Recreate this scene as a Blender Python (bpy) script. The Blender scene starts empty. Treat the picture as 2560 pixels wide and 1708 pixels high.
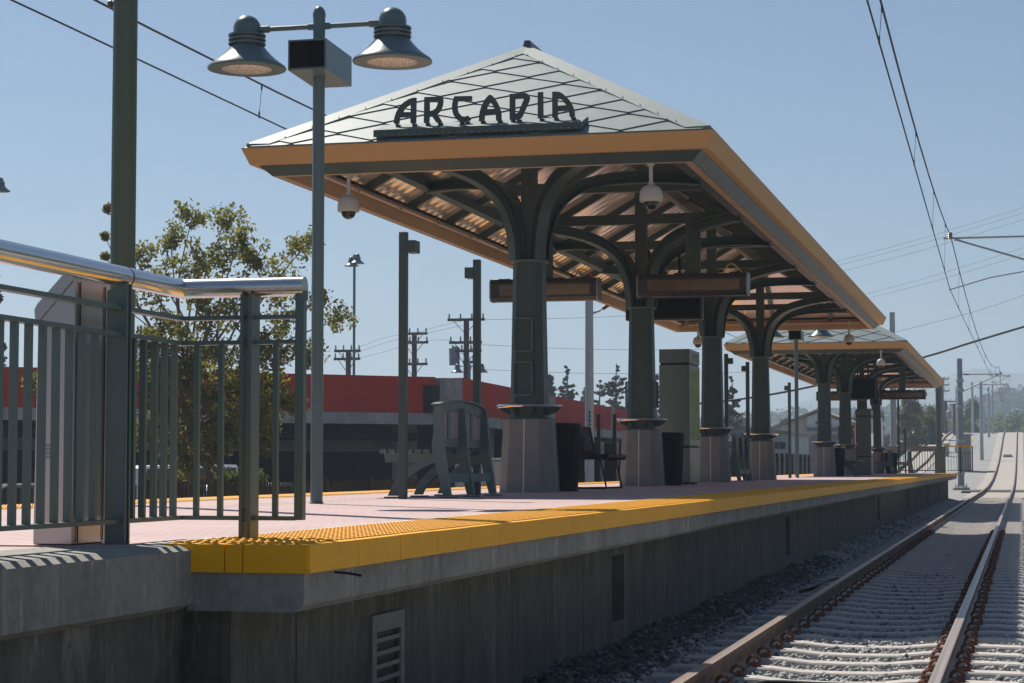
import bpy, math, random
import numpy as np
from mathutils import Vector, Matrix
from mathutils.geometry import tessellate_polygon
random.seed(7)
RNG = np.random.default_rng(11)
R = math.radians
C = bpy.context.scene
COL = C.collection
# ------------------------------------------------------------------ camera
FPX = 5150.0                                   # focal length in pixels of a 2560 wide frame
CAMZ = 1.306
PITCH = math.atan(310.5 / FPX)
YAW = math.atan(1275.0 / math.hypot(FPX, 310.5))
cam = bpy.data.objects.new('camera', bpy.data.cameras.new('camera'))
COL.objects.link(cam)
cam.location = (0, 0, CAMZ)
cam.rotation_euler = (math.pi / 2 + PITCH, 0, YAW)
cam.data.sensor_width = 36.0
cam.data.lens = 36.0 * FPX / 2560.0
cam.data.clip_start = 0.05
cam.data.clip_end = 30000
C.camera = cam
FH = Vector((-math.sin(YAW), math.cos(YAW), 0))
CR = Vector((math.cos(YAW), math.sin(YAW), 0))
CF = FH * math.cos(PITCH) + Vector((0, 0, 1)) * math.sin(PITCH)
CU = -FH * math.sin(PITCH) + Vector((0, 0, 1)) * math.cos(PITCH)
def at(px, py, X=None, Y=None, Z=None):
    """survey helper: where the sight line of a photo pixel meets a plane of the place"""
    d = CF + CR * ((px - 1280) / FPX) + CU * ((854 - py) / FPX)
    if Y is not None: t = Y / d.y
    elif X is not None: t = X / d.x
    else: t = (Z - CAMZ) / d.z
    return Vector((d.x * t, d.y * t, CAMZ + d.z * t))
# ------------------------------------------------------------------ sky, sun, exposure
SUNV = Vector((-0.608, 0.62, 1.0)).normalized()
SUN_EL = math.asin(SUNV.z)
W = bpy.data.worlds.new('World'); C.world = W; W.use_nodes = True
nt = W.node_tree; nt.nodes.clear()
sky = nt.nodes.new('ShaderNodeTexSky'); sky.sky_type = 'NISHITA'; sky.sun_disc = False
sky.sun_elevation = SUN_EL
sky.sun_rotation = math.atan2(SUNV.x, SUNV.y)
sky.air_density = 1.0; sky.dust_density = 0.4; sky.ozone_density = 5.5; sky.altitude = 100
bg = nt.nodes.new('ShaderNodeBackground'); bg.inputs['Strength'].default_value = 0.055
wo = nt.nodes.new('ShaderNodeOutputWorld')
nt.links.new(sky.outputs[0], bg.inputs['Color']); nt.links.new(bg.outputs[0], wo.inputs['Surface'])
sl = bpy.data.lights.new('sun', 'SUN'); sl.energy = 5.0; sl.angle = R(0.55); sl.color = (1.0, 0.94, 0.84)
so = bpy.data.objects.new('sun', sl); COL.objects.link(so)
so.rotation_euler = (-SUNV).to_track_quat('-Z', 'Y').to_euler(); so.location = SUNV * 60
C.view_settings.view_transform = 'Standard'; C.view_settings.look = 'None'
C.view_settings.exposure = 0.38; C.view_settings.gamma = 1.0; C.view_settings.use_curve_mapping = False
try:
    C.cycles.use_denoising = True
    C.cycles.max_bounces = 8; C.cycles.diffuse_bounces = 4; C.cycles.glossy_bounces = 4
    C.cycles.transparent_max_bounces = 8; C.cycles.volume_bounces = 0
    C.cycles.sample_clamp_indirect = 6.0
except Exception:
    pass
# ------------------------------------------------------------------ materials
def newmat(name):
    m = bpy.data.materials.new(name); m.use_nodes = True
    n = m.node_tree; b = n.nodes['Principled BSDF']
    return m, n, b
def L(n, a, b): n.links.new(a, b)
def coords(n, scale=(1, 1, 1)):
    tc = n.nodes.new('ShaderNodeTexCoord'); mp = n.nodes.new('ShaderNodeMapping')
    mp.inputs['Scale'].default_value = scale
    L(n, tc.outputs['Object'], mp.inputs['Vector'])
    return mp.outputs[0]
def noise(n, vec, scale, detail=4, rough=.6):
    t = n.nodes.new('ShaderNodeTexNoise'); t.inputs['Scale'].default_value = scale
    t.inputs['Detail'].default_value = detail; t.inputs['Roughness'].default_value = rough
    L(n, vec, t.inputs['Vector'])
    return t.outputs['Fac']
def ramp(n, fac, stops):
    r = n.nodes.new('ShaderNodeValToRGB'); L(n, fac, r.inputs[0])
    e = r.color_ramp.elements
    while len(e) < len(stops): e.new(0.5)
    for i, (p, c) in enumerate(stops):
        e[i].position = p; e[i].color = (*c, 1) if len(c) == 3 else c
    return r.outputs[0]
def mix(n, fac, a, b, mode='MIX'):
    x = n.nodes.new('ShaderNodeMix'); x.data_type = 'RGBA'; x.blend_type = mode
    for s, v in ((x.inputs[0], fac), (x.inputs[6], a), (x.inputs[7], b)):
        if isinstance(v, (int, float)): s.default_value = v
        elif isinstance(v, tuple): s.default_value = (*v, 1) if len(v) == 3 else v
        else: L(n, v, s)
    return x.outputs[2]
def bump(n, b, h, strength=.3, dist=.01):
    k = n.nodes.new('ShaderNodeBump'); k.inputs['Strength'].default_value = strength
    k.inputs['Distance'].default_value = dist
    L(n, h, k.inputs['Height']); L(n, k.outputs[0], b.inputs['Normal'])
def sc(c, f): return tuple(min(1, x * f) for x in c)
def plain(name, col, rough=.5, metal=0., var=.18, scale=6., bmp=0., spec=.5, stretch=(1, 1, 1), rvar=.12):
    m, n, b = newmat(name)
    v = coords(n, stretch)
    f = noise(n, v, scale, 5)
    L(n, ramp(n, f, [(.3, sc(col, 1 - var)), (.7, sc(col, 1 + var))]), b.inputs['Base Color'])
    f2 = noise(n, v, scale * 4.3, 3)
    L(n, ramp(n, f2, [(.3, (max(.02, rough - rvar),) * 3), (.7, (min(1, rough + rvar),) * 3)]), b.inputs['Roughness'])
    b.inputs['Metallic'].default_value = metal
    b.inputs['Specular IOR Level'].default_value = spec
    if bmp: bump(n, b, f2, bmp, .006)
    return m
M = {}
M['green'] = plain('teal_green_paint', (.055, .084, .078), .45, 0, .08, 1.5, rvar=.05, spec=.4)
M['green_light'] = plain('bench_paint', (.105, .155, .15), .5, 0, .06, 2, rvar=.05)
M['lamp'] = plain('lamp_paint', (.105, .155, .162), .3, 0.1, .04, 1.2, rvar=.03)
M['green_rail'] = plain('railing_paint', (.088, .135, .128), .4, 0, .05, 2, rvar=.04)
M['olive'] = plain('olive_pole_paint', (.05, .078, .038), .5, 0, .10, 2, spec=.9, rvar=.04)
M['tan'] = plain('tan_fascia_metal', (.60, .34, .14), .5, 0.0, .05, .5, stretch=(1, .15, 1), rvar=.04, spec=.12)
M['tan_soffit'] = plain('tan_soffit', (.52, .34, .19), .55, 0, .08, 1)
M['cap'] = plain('dark_ridge_metal', (.07, .085, .1), .4, .3, .1, 5)
M['tile'] = plain('zinc_roof_tile', (.155, .205, .21), .5, 0.0, .10, 1.1, rvar=.06)
M['flash'] = plain('zinc_flashing', (.165, .215, .215), .5, 0.0, .06, .6, rvar=.04)
M['black'] = plain('black_metal', (.008, .008, .009), .5, 0, .2, 8, spec=.2)
M['dark'] = plain('dark_housing', (.035, .032, .034), .35, 0, .2, 8)
M['steel'] = plain('brushed_steel', (.43, .40, .405), .30, 1.0, .04, 1.5, stretch=(2, 2, .5), rvar=.02)
M['steel_rail'] = plain('brushed_handrail', (.66, .64, .62), .2, 1.0, .06, 40, stretch=(1, .06, 1), rvar=.05)
M['cabinet'] = plain('cabinet_steel', (.165, .185, .175), .34, 1.0, .05, .8, stretch=(1, 1, 1), rvar=.04)
M['galv'] = plain('galvanised_steel', (.25, .275, .30), .5, .3, .10, 1.5, rvar=.05)
M['galv_light'] = plain('pale_galvanised', (.38, .42, .45), .55, .2, .08, 1.5, rvar=.05)
M['cream'] = plain('cream_housing', (.52, .46, .38), .45, 0, .04, 3)
M['wood_pole'] = plain('weathered_pole', (.085, .055, .042), .85, 0, .3, 6, stretch=(4, 4, .4))
M['orange'] = plain('orange_cable', (.75, .16, .03), .5, 0, .05, 6)
M['yellow_cable'] = plain('yellow_cable', (.7, .5, .03), .5, 0, .05, 6)
M['red'] = plain('red_paint', (.55, .015, .02), .4, 0, .1, 6)
M['redpanel'] = plain('red_facade_panel', (.56, .045, .022), .75, 0, .10, .6, stretch=(.4, .4, 1), spec=.08)
M['white'] = plain('white_paint', (.72, .72, .72), .4, 0, .05, 4)
M['rubber'] = plain('tyre_rubber', (.02, .02, .02), .9, 0, .1, 6)
M['pinkpanel'] = plain('perforated_back_panel', (.34, .27, .27), .7, 0, .10, 14)
M['wire'] = plain('wire_metal', (.045, .043, .045), .55, .2, .1, 3)
M['matteblack'] = plain('matte_black_slats', (.012, .012, .012), 1, 0, .3, 3, spec=0.0)
M['fence'] = plain('rust_black_fence', (.075, .043, .024), .7, 0, .45, 2.2)
M['brace'] = plain('grey_mesh', (.38, .40, .41), .5, .4, .1, 5)
M['pedestal'] = plain('pedestal_concrete', (.232, .226, .215), .85, 0, .10, 3.5, .12, spec=.2)
M['joint'] = plain('pale_mortar', (.62, .60, .58), .9, 0, .1, 9)
M['bark'] = plain('grey_bark', (.20, .15, .115), .9, 0, .35, 7, .5, stretch=(3, 3, .6))
M['rust_clip'] = plain('rusty_clip', (.17, .06, .03), .7, 0, .4, 30)
M['insul'] = plain('insulator_brown', (.20, .055, .035), .3, 0, .2, 20)
M['asphalt'] = plain('asphalt', (.055, .055, .055), .9, 0, .2, 2, .2)
def glass_dark(name, col=(.012, .012, .013), rough=.06):
    m, n, b = newmat(name)
    b.inputs['Base Color'].default_value = (*col, 1); b.inputs['Roughness'].default_value = rough
    b.inputs['Specular IOR Level'].default_value = .6
    return m
M['screen'] = plain('black_screen', (.006, .006, .007), .35, 0, .1, 4, spec=.15)
M['smoke'] = glass_dark('smoked_glass', (.02, .012, .01), .05)
M['carglass'] = glass_dark('car_glass', (.02, .03, .035), .05)
def board_mat():
    m, n, b = newmat('unlit_led_board')
    v = coords(n)
    f = noise(n, v, 2.2, 3)
    L(n, ramp(n, f, [(.35, (.13, .085, .045)), (.65, (.22, .155, .085))]), b.inputs['Base Color'])
    b.inputs['Roughness'].default_value = .16
    return m
M['board'] = board_mat()
def lens_mat():
    m, n, b = newmat('prismatic_lens')
    v = coords(n)
    f = noise(n, v, 60, 2)
    L(n, ramp(n, f, [(.35, (.35, .27, .2)), (.65, (.85, .8, .72))]), b.inputs['Base Color'])
    b.inputs['Roughness'].default_value = .15
    bump(n, b, f, .6, .01)
    return m
M['lens'] = lens_mat()
def concrete(name, base, streak=.5, scale=1.4, dark=(.05, .048, .044)):
    m, n, b = newmat(name)
    v = coords(n); vs = coords(n, (2.2, 2.2, .22))
    f1 = noise(n, v, scale, 9, .72); f2 = noise(n, vs, 1.15, 10, .72); f3 = noise(n, v, 22, 4)
    c = ramp(n, f1, [(.30, sc(base, .55)), (.5, base), (.72, sc(base, 1.55))])
    st = ramp(n, f2, [(.36, (1, 1, 1)), (.66, (0, 0, 0))])
    c = mix(n, mix(n, 1.0, st, (streak,) * 3, 'MULTIPLY'), c, dark)
    c = mix(n, .3, c, ramp(n, f3, [(.3, sc(base, .6)), (.7, sc(base, 1.3))]))
    f4 = noise(n, coords(n, (3.2, 3.2, .8)), 1.9, 11, .78)
    c = mix(n, mix(n, 1, ramp(n, f4, [(.55, (0, 0, 0)), (.68, (1, 1, 1))]), (.6,) * 3, 'MULTIPLY'), c, sc(base, 2.0))
    f5 = noise(n, coords(n, (9, 9, .35)), 1.4, 6, .7)
    c = mix(n, mix(n, 1, ramp(n, f5, [(.56, (0, 0, 0)), (.70, (1, 1, 1))]), (streak * .7,) * 3, 'MULTIPLY'), c, dark)
    L(n, c, b.inputs['Base Color'])
    b.inputs['Roughness'].default_value = .88
    bump(n, b, f3, .25, .006)
    return m
def scuffed(m):
    n = m.node_tree; b = n.nodes['Principled BSDF']; src = b.inputs['Base Color'].links[0].from_socket
    tc = n.nodes.new('ShaderNodeTexCoord'); sp = n.nodes.new('ShaderNodeSeparateXYZ'); L(n, tc.outputs['Object'], sp.inputs[0])
    top = ramp(n, sp.outputs['Z'], [(.30, (0, 0, 0)), (.70, (1, 1, 1))])
    f = noise(n, coords(n, (5, 5, 1.4)), 1.5, 12, .8)
    k = mix(n, 1, top, ramp(n, f, [(.50, (0, 0, 0)), (.60, (1, 1, 1))]), 'MULTIPLY')
    L(n, mix(n, mix(n, 1, k, (.55, .55, .55), 'MULTIPLY'), src, (.30, .285, .24)), b.inputs['Base Color'])
    return m
M['conc_wall'] = concrete('stained_wall_concrete', (.135, .128, .11), .85, dark=(.035, .033, .028))
scuffed(M['conc_wall'])
M['conc_nose'] = concrete('platform_edge_concrete', (.33, .315, .28), .6)
M['conc'] = concrete('plain_concrete', (.36, .345, .32), .25)
M['conc_light'] = concrete('pale_concrete', (.46, .44, .41), .15)
def tactile_mat(name, dots):
    m, n, b = newmat(name)
    v = coords(n)
    f = noise(n, v, 2.5, 5); f2 = noise(n, v, 14, 5, .7)
    c = ramp(n, f, [(.3, (.90, .41, .003)), (.7, (.97, .46, .006))])
    c = mix(n, mix(n, 1, ramp(n, f2, [(.62, (0, 0, 0)), (.78, (1, 1, 1))]), (.5, .5, .5), 'MULTIPLY'), c, (.36, .22, .04))
    g_ = noise(n, coords(n, (1, 1, 2.5)), 6, 8, .75)
    c = mix(n, mix(n, 1, ramp(n, g_, [(.57, (0, 0, 0)), (.75, (1, 1, 1))]), (.35,) * 3, 'MULTIPLY'), c, (.30, .16, .02))
    if dots:
        vo = n.nodes.new('ShaderNodeTexVoronoi'); vo.inputs['Scale'].default_value = 16.667
        vo.inputs['Randomness'].default_value = 0
        L(n, coords(n), vo.inputs['Vector'])
    L(n, c, b.inputs['Base Color'])
    b.inputs['Roughness'].default_value = .55; b.inputs['Specular IOR Level'].default_value = .3
    return m
M['yellow'] = tactile_mat('yellow_tactile', False)
def pavers():
    m, n, b = newmat('pink_brick_pavers')
    v = coords(n)
    br = n.nodes.new('ShaderNodeTexBrick')
    br.inputs['Scale'].default_value = 1; br.inputs['Brick Width'].default_value = .2
    br.inputs['Row Height'].default_value = .1; br.inputs['Mortar Size'].default_value = .007
    br.inputs['Mortar Smooth'].default_value = .2; br.inputs['Bias'].default_value = 0
    br.inputs['Color1'].default_value = (.47, .315, .30, 1); br.inputs['Color2'].default_value = (.55, .38, .355, 1)
    br.inputs['Mortar'].default_value = (.15, .105, .10, 1)
    L(n, v, br.inputs['Vector'])
    f = noise(n, v, .9, 6, .7)
    c = mix(n, .5, br.outputs['Color'], ramp(n, f, [(.3, (.43, .31, .30)), (.7, (.60, .43, .41))]))
    f3 = noise(n, v, 5, 6, .75)
    c = mix(n, mix(n, 1, ramp(n, f3, [(.6, (0, 0, 0)), (.72, (1, 1, 1))]), (.35,) * 3, 'MULTIPLY'), c, (.28, .20, .2))
    L(n, c, b.inputs['Base Color']); b.inputs['Roughness'].default_value = .8
    bump(n, b, br.outputs['Fac'], -.5, .004)
    return m
M['paver'] = pavers()
def ceiling_mat():
    m, n, b = newmat('ribbed_ceiling_sheet')
    v = coords(n)
    w = n.nodes.new('ShaderNodeTexWave'); w.wave_type = 'BANDS'; w.bands_direction = 'Y'
    w.inputs['Scale'].default_value = 1.05; w.inputs['Distortion'].default_value = 0
    L(n, v, w.inputs['Vector'])
    f = noise(n, coords(n, (.4, 3, .4)), 2.0, 4)
    L(n, ramp(n, f, [(.3, (.80, .69, .59)), (.7, (.90, .79, .68))]), b.inputs['Base Color'])
    b.inputs['Roughness'].default_value = .17; b.inputs['Metallic'].default_value = .5
    bump(n, b, w.outputs['Fac'], .22, .02)
    return m
M['ceiling'] = ceiling_mat()
def ballast_mat(name, lo, hi, sc_=18):
    m, n, b = newmat(name)
    v = coords(n)
    vo = n.nodes.new('ShaderNodeTexVoronoi'); vo.inputs['Scale'].default_value = sc_
    L(n, v, vo.inputs['Vector'])
    f = noise(n, v, .5, 5)
    c = ramp(n, vo.outputs['Color'], [(.1, lo), (.9, hi)])
    c = mix(n, .3, c, ramp(n, f, [(.3, sc(lo, .8)), (.7, hi)]))
    f6 = noise(n, v, 3.5, 6, .8)
    c = mix(n, .45, c, ramp(n, f6, [(.35, sc(lo, .75)), (.65, sc(hi, 1.1))]))
    L(n, c, b.inputs['Base Color']); b.inputs['Roughness'].default_value = .95
    bump(n, b, vo.outputs['Distance'], .9, .05)
    return m
M['ballast'] = ballast_mat('grey_ballast', (.20, .202, .20), (.48, .47, .455))
M['bed'] = ballast_mat('dusty_track_bed', (.34, .31, .275), (.50, .455, .41), 9)
def stone_mat(name, stops):
    m, n, b = newmat(name)
    v = coords(n)
    f = noise(n, v, 11, 1, .6)
    L(n, ramp(n, f, stops), b.inputs['Base Color'])
    b.inputs['Roughness'].default_value = .9
    return m
M['stone'] = stone_mat('ballast_stone', [(.28, (.09, .10, .102)), (.45, (.27, .275, .275)), (.58, (.40, .40, .39)), (.74, (.62, .61, .58))])
M['tie'] = plain('tie_concrete', (.47, .435, .40), .9, 0, .16, 5, .35)
def rail_mat():
    m, n, b = newmat('rusty_rail')
    v = coords(n, (1, .3, 1))
    f = noise(n, v, 14, 5)
    rust = ramp(n, f, [(.3, (.085, .05, .035)), (.7, (.21, .125, .08))])
    g = n.nodes.new('ShaderNodeNewGeometry'); s = n.nodes.new('ShaderNodeSeparateXYZ')
    L(n, g.outputs['True Normal'], s.inputs[0])
    up = ramp(n, s.outputs['Z'], [(.9, (0, 0, 0)), (.97, (1, 1, 1))])
    top = ramp(n, noise(n, coords(n, (18, .05, 1)), 2, 4), [(.35, (.30, .225, .18)), (.65, (.48, .40, .34))])
    L(n, mix(n, up, rust, top), b.inputs['Base Color'])
    mm = n.nodes.new('ShaderNodeMath'); mm.operation = 'MULTIPLY'; mm.inputs[1].default_value = .75
    L(n, up, mm.inputs[0]); L(n, mm.outputs[0], b.inputs['Metallic'])
    L(n, ramp(n, up, [(0, (.8,) * 3), (1, (.42,) * 3)]), b.inputs['Roughness'])
    return m
M['rail'] = rail_mat()
def leaf_mat(name, a, b_, c_, scale=1.4, trans=.35):
    m, n, b = newmat(name)
    v = coords(n)
    f = noise(n, v, scale, 4, .7); f2 = noise(n, v, scale * 12, 2)
    c = ramp(n, f, [(.32, a), (.52, b_), (.70, c_)])
    c = mix(n, .45, c, ramp(n, f2, [(.3, sc(a, .7)), (.7, sc(c_, 1.15))]))
    L(n, c, b.inputs['Base Color']); b.inputs['Roughness'].default_value = .75; b.inputs['Specular IOR Level'].default_value = .2
    tr = n.nodes.new('ShaderNodeBsdfTranslucent'); L(n, mix(n, .5, c, (.22, .24, .03), 'MIX'), tr.inputs['Color'])
    ms = n.nodes.new('ShaderNodeMixShader'); ms.inputs[0].default_value = trans
    out = n.nodes['Material Output']
    L(n, b.outputs[0], ms.inputs[1]); L(n, tr.outputs[0], ms.inputs[2]); L(n, ms.outputs[0], out.inputs['Surface'])
    return m
M['leaf_sparse'] = leaf_mat('olive_leaves', (.13, .16, .035), (.26, .245, .06), (.40, .29, .10), trans=.5)
M['leaf_dark'] = leaf_mat('dark_leaves', (.035, .075, .02), (.07, .13, .03), (.11, .17, .045), .8, .4)
M['leaf_pine'] = leaf_mat('pine_needles', (.022, .042, .022), (.04, .065, .033), (.06, .085, .04), 1.2, .15)
M['leaf_mid'] = leaf_mat('mid_green_leaves', (.045, .075, .022), (.075, .115, .035), (.11, .14, .045), .5)
M['leaf_dry'] = leaf_mat('dry_olive_leaves', (.12, .11, .07), (.18, .165, .10), (.25, .22, .14), .8, .3)
M['leaf_hill'] = leaf_mat('hill_leaves', (.032, .06, .022), (.055, .09, .03), (.085, .11, .04), .03, .04)
def ground_mat():
    m, n, b = newmat('dry_ground')
    v = coords(n)
    f = noise(n, v, .02, 7, .7); f2 = noise(n, v, 1.3, 5)
    c = mix(n, .4, ramp(n, f, [(.3, (.09, .10, .05)), (.7, (.22, .19, .13))]), ramp(n, f2, [(.3, (.10, .095, .07)), (.7, (.24, .22, .18))]))
    L(n, c, b.inputs['Base Color']); b.inputs['Roughness'].default_value = 1
    return m
M['ground'] = ground_mat()
M['hill'] = plain('hazy_hill_scrub', (.11, .13, .09), 1, 0, .4, .012)
def sheet_wall(name, col):
    m, n, b = newmat(name)
    w = n.nodes.new('ShaderNodeTexWave'); w.wave_type = 'BANDS'; w.bands_direction = 'DIAGONAL'
    w.inputs['Scale'].default_value = 1.2
    L(n, coords(n, (1, 1, 0)), w.inputs['Vector'])
    f = noise(n, coords(n, (1, 1, .3)), 1.1, 6)
    L(n, ramp(n, f, [(.3, sc(col, .82)), (.7, sc(col, 1.1))]), b.inputs['Base Color'])
    b.inputs['Roughness'].default_value = .7
    bump(n, b, w.outputs['Fac'], .6, .05)
    return m
M['sheet_pink'] = sheet_wall('pale_sheet_wall', (.58, .52, .50))
M['sheet_white'] = sheet_wall('white_sheet_wall', (.70, .71, .68))
M['sheet_blue'] = sheet_wall('blue_grey_sheet_wall', (.40, .46, .50))
M['sheet_dark'] = sheet_wall('dark_grey_sheet', (.17, .18, .20))
M['roofing'] = plain('weathered_roofing', (.25, .23, .21), .9, 0, .2, 1)
# ------------------------------------------------------------------ mesh building
class MB:
    def __init__(s): s.v = []; s.f = []
    def add(s, vs, fs):
        o = len(s.v); s.v += [tuple(p) for p in vs]; s.f += [tuple(i + o for i in f) for f in fs]; return s
    def box(s, x0, x1, y0, y1, z0, z1):
        return s.add([(x0, y0, z0), (x1, y0, z0), (x1, y1, z0), (x0, y1, z0), (x0, y0, z1), (x1, y0, z1), (x1, y1, z1), (x0, y1, z1)],
                     [(3, 2, 1, 0), (4, 5, 6, 7), (0, 1, 5, 4), (1, 2, 6, 5), (2, 3, 7, 6), (3, 0, 4, 7)])
    def bar(s, a, b, w, h, up=(0, 0, 1)):
        """box beam from a to b, w across, h along up"""
        a = Vector(a); b = Vector(b); d = (b - a).normalized(); u = Vector(up)
        x = d.cross(u)
        if x.length < 1e-5: x = d.cross(Vector((0, 1, 0)))
        x.normalize(); u = x.cross(d).normalized()
        vs = []
        for p in (a, b):
            for i, j in ((-1, -1), (1, -1), (1, 1), (-1, 1)): vs.append(p + x * (i * w / 2) + u * (j * h / 2))
        return s.add(vs, [(0, 1, 2, 3), (7, 6, 5, 4), (0, 4, 5, 1), (1, 5, 6, 2), (2, 6, 7, 3), (3, 7, 4, 0)])
    def tube(s, pts, r, n=8, cap=True):
        pts = [Vector(p) for p in pts]; rs = r if isinstance(r, (list, tuple)) else [r] * len(pts)
        o = len(s.v); ref = None
        for i, p in enumerate(pts):
            d = (pts[min(i + 1, len(pts) - 1)] - pts[max(i - 1, 0)]).normalized()
            if ref is None:
                ref = Vector((0, 0, 1)) if abs(d.z) < .9 else Vector((1, 0, 0))
            x = d.cross(ref).normalized(); y = x.cross(d).normalized(); ref = y if abs(d.dot(ref)) > .9 else ref
            for k in range(n):
                a = 2 * math.pi * k / n
                s.v.append(tuple(p + (x * math.cos(a) + y * math.sin(a)) * rs[i]))
        for i in range(len(pts) - 1):
            for k in range(n):
                a = o + i * n + k; b = o + i * n + (k + 1) % n
                s.f.append((a, b, b + n, a + n))
        if cap:
            s.f.append(tuple(o + k for k in range(n))[::-1]); e = o + (len(pts) - 1) * n
            s.f.append(tuple(e + k for k in range(n)))
        return s
    def lathe(s, prof, cx=0, cy=0, n=24, z0=0):
        o = len(s.v)
        for r, z in prof:
            for k in range(n):
                a = 2 * math.pi * k / n
                s.v.append((cx + r * math.cos(a), cy + r * math.sin(a), z0 + z))
        for i in range(len(prof) - 1):
            for k in range(n):
                a = o + i * n + k; b = o + i * n + (k + 1) % n
                s.f.append((a, b, b + n, a + n))
        s.f.append(tuple(o + k for k in range(n))[::-1]); e = o + (len(prof) - 1) * n
        s.f.append(tuple(e + k for k in range(n)))
        return s
    def loft(s, rings, cap=True):
        o = len(s.v); n = len(rings[0])
        for r in rings: s.v += [tuple(p) for p in r]
        for i in range(len(rings) - 1):
            for k in range(n):
                a = o + i * n + k; b = o + i * n + (k + 1) % n
                s.f.append((a, b, b + n, a + n))
        if cap:
            s.f.append(tuple(o + k for k in range(n))[::-1]); e = o + (len(rings) - 1) * n
            s.f.append(tuple(e + k for k in range(n)))
        return s
    def prism(s, poly, off, holes=()):
        """planar polygon (list of 3-D points, optional holes) pushed through by the vector off"""
        off = Vector(off); loops = [[Vector(p) for p in poly]] + [[Vector(p) for p in h] for h in holes]
        tris = tessellate_polygon(loops); flat = [p for l in loops for p in l]; n = len(flat)
        vs = flat + [p + off for p in flat]
        fs = [tuple(t) for t in tris] + [tuple(i + n for i in reversed(t)) for t in tris]
        k = 0
        for l in loops:
            for i in range(len(l)):
                a = k + i; b = k + (i + 1) % len(l); fs.append((a, b, b + n, a + n))
            k += len(l)
        return s.add(vs, fs)
    def build(s, name, mat, parent=None, smooth=False, fix=True, bevel=0):
        me = bpy.data.meshes.new(name)
        org = Vector((0, 0, 0))
        if parent is not None:
            r = parent
            while r.parent: r = r.parent
            org = r.location
        me.from_pydata([(p[0] - org[0], p[1] - org[1], p[2] - org[2]) for p in s.v], [], s.f)
        me.update()
        if fix:
            import bmesh
            b = bmesh.new(); b.from_mesh(me)
            bmesh.ops.recalc_face_normals(b, faces=b.faces)
            if bevel:
                bmesh.ops.bevel(b, geom=[e for e in b.edges if len(e.link_faces) == 2 and e.calc_face_angle(0) > .6], offset=bevel, segments=1, affect='EDGES', clamp_overlap=True)
            b.to_mesh(me); b.free()
        if smooth:
            me.polygons.foreach_set('use_smooth', [True] * len(me.polygons))
            try: me.set_sharp_from_angle(angle=R(35))
            except Exception: pass
        me.materials.append(M[mat] if isinstance(mat, str) else mat)
        o = bpy.data.objects.new(name, me); COL.objects.link(o)
        if parent is not None: o.parent = parent
        return o
def tag(o, label, cat, group=None):
    o['label'] = label; o['category'] = cat
    if group: o['group'] = group
    return o
def thing(name, label, cat, loc, group=None):
    o = bpy.data.objects.new(name, None); COL.objects.link(o)
    o.empty_display_size = .2; o.location = loc
    return tag(o, label, cat, group)
def kind(o, k='structure'): o['kind'] = k; return o
def copy_tree(o, parent=None):
    c = o.copy(); COL.objects.link(c)
    if parent is not None: c.parent = parent
    for ch in list(o.children): copy_tree(ch, c)
    return c
def dup(root, loc, label=None, rotz=None):
    c = copy_tree(root); c.location = loc
    if label: c['label'] = label
    if rotz is not None: c.rotation_euler = (0, 0, rotz)
    return c
def lerp(a, b, t): return a + (b - a) * t
def interp(x, pts):
    if x <= pts[0][0]: return pts[0][1]
    for (a, u), (b, v) in zip(pts, pts[1:]):
        if x <= b: return u + (v - u) * (x - a) / (b - a)
    return pts[-1][1]
def smooth_line(pts, n=6):
    out = []; P = [Vector(p) for p in pts]
    for i in range(len(P) - 1):
        p0 = P[max(i - 1, 0)]; p1 = P[i]; p2 = P[i + 1]; p3 = P[min(i + 2, len(P) - 1)]
        for k in range(n):
            t = k / n
            out.append(.5 * ((2 * p1) + (-p0 + p2) * t + (2 * p0 - 5 * p1 + 4 * p2 - p3) * t * t + (-p0 + 3 * p1 - 3 * p2 + p3) * t ** 3))
    out.append(P[-1]); return out
# ------------------------------------------------------------------ the setting
PZ = .991                      # platform top above the rail heads (z = 0)
EDGE = -2.73; WALLX = -3.1; LEDGE = -7.75; CX = -5.69
PY0 = 7.71; PY1 = 91.5
GRADE = [(0, 0), (88, 0), (112, .0), (130, .08), (150, .38), (170, .95), (190, 1.75), (210, 2.85), (228, 4.0), (240, 4.75), (262, 5.6), (300, 5.4), (420, 3.0), (700, 1.0)]
def grade(y): return interp(y, GRADE)
YS = list(range(-40, 90, 10)) + list(range(90, 270, 4)) + [280, 300, 340, 420, 520, 700]
def strip(name, x0, x1, dz, mat, y0=-40, y1=700, skirt=0):
    b = MB(); ys = [y for y in YS if y0 <= y <= y1]
    vs = []
    for y in ys:
        z = grade(y) + dz
        vs += [(x0, y, z - skirt * 3), (x0, y, z), (x1, y, z), (x1, y, z - skirt * 3)] if skirt else [(x0, y, z), (x1, y, z)]
    k = 4 if skirt else 2
    fs = []
    for i in range(len(ys) - 1):
        for j in range(k - 1):
            a = i * k + j; fs.append((a, a + 1, a + 1 + k, a + k))
    b.add(vs, fs)
    return b.build(name, mat, fix=False)
g = MB(); nx = [-6000, -1500, -400, -120, -60, -14, 8, 60, 120, 400, 1500, 6000]; ny = [-400, -60, 0, 60, 120, 250, 500, 1000, 2500, 7000]
g.add([(x, y, -.75) for y in ny for x in nx], [(j * len(nx) + i, j * len(nx) + i + 1, (j + 1) * len(nx) + i + 1, (j + 1) * len(nx) + i) for j in range(len(ny) - 1) for i in range(len(nx) - 1)])
kind(g.build('ground', 'ground', fix=False))
kind(strip('ballast_bed', -11.3, 13.5, -.235, 'ballast', skirt=1))
for nm, cx in (('track_bed', -1.287), ('track_bed', -9.15)):
    kind(strip(nm, cx - 1.45, cx + 1.45, -.185, 'bed', y0=98))
pb = MB().box(-60, -11.6, -30, 130, -.8, -.62); kind(pb.build('parking_lot_pavement', 'asphalt'))
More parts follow.
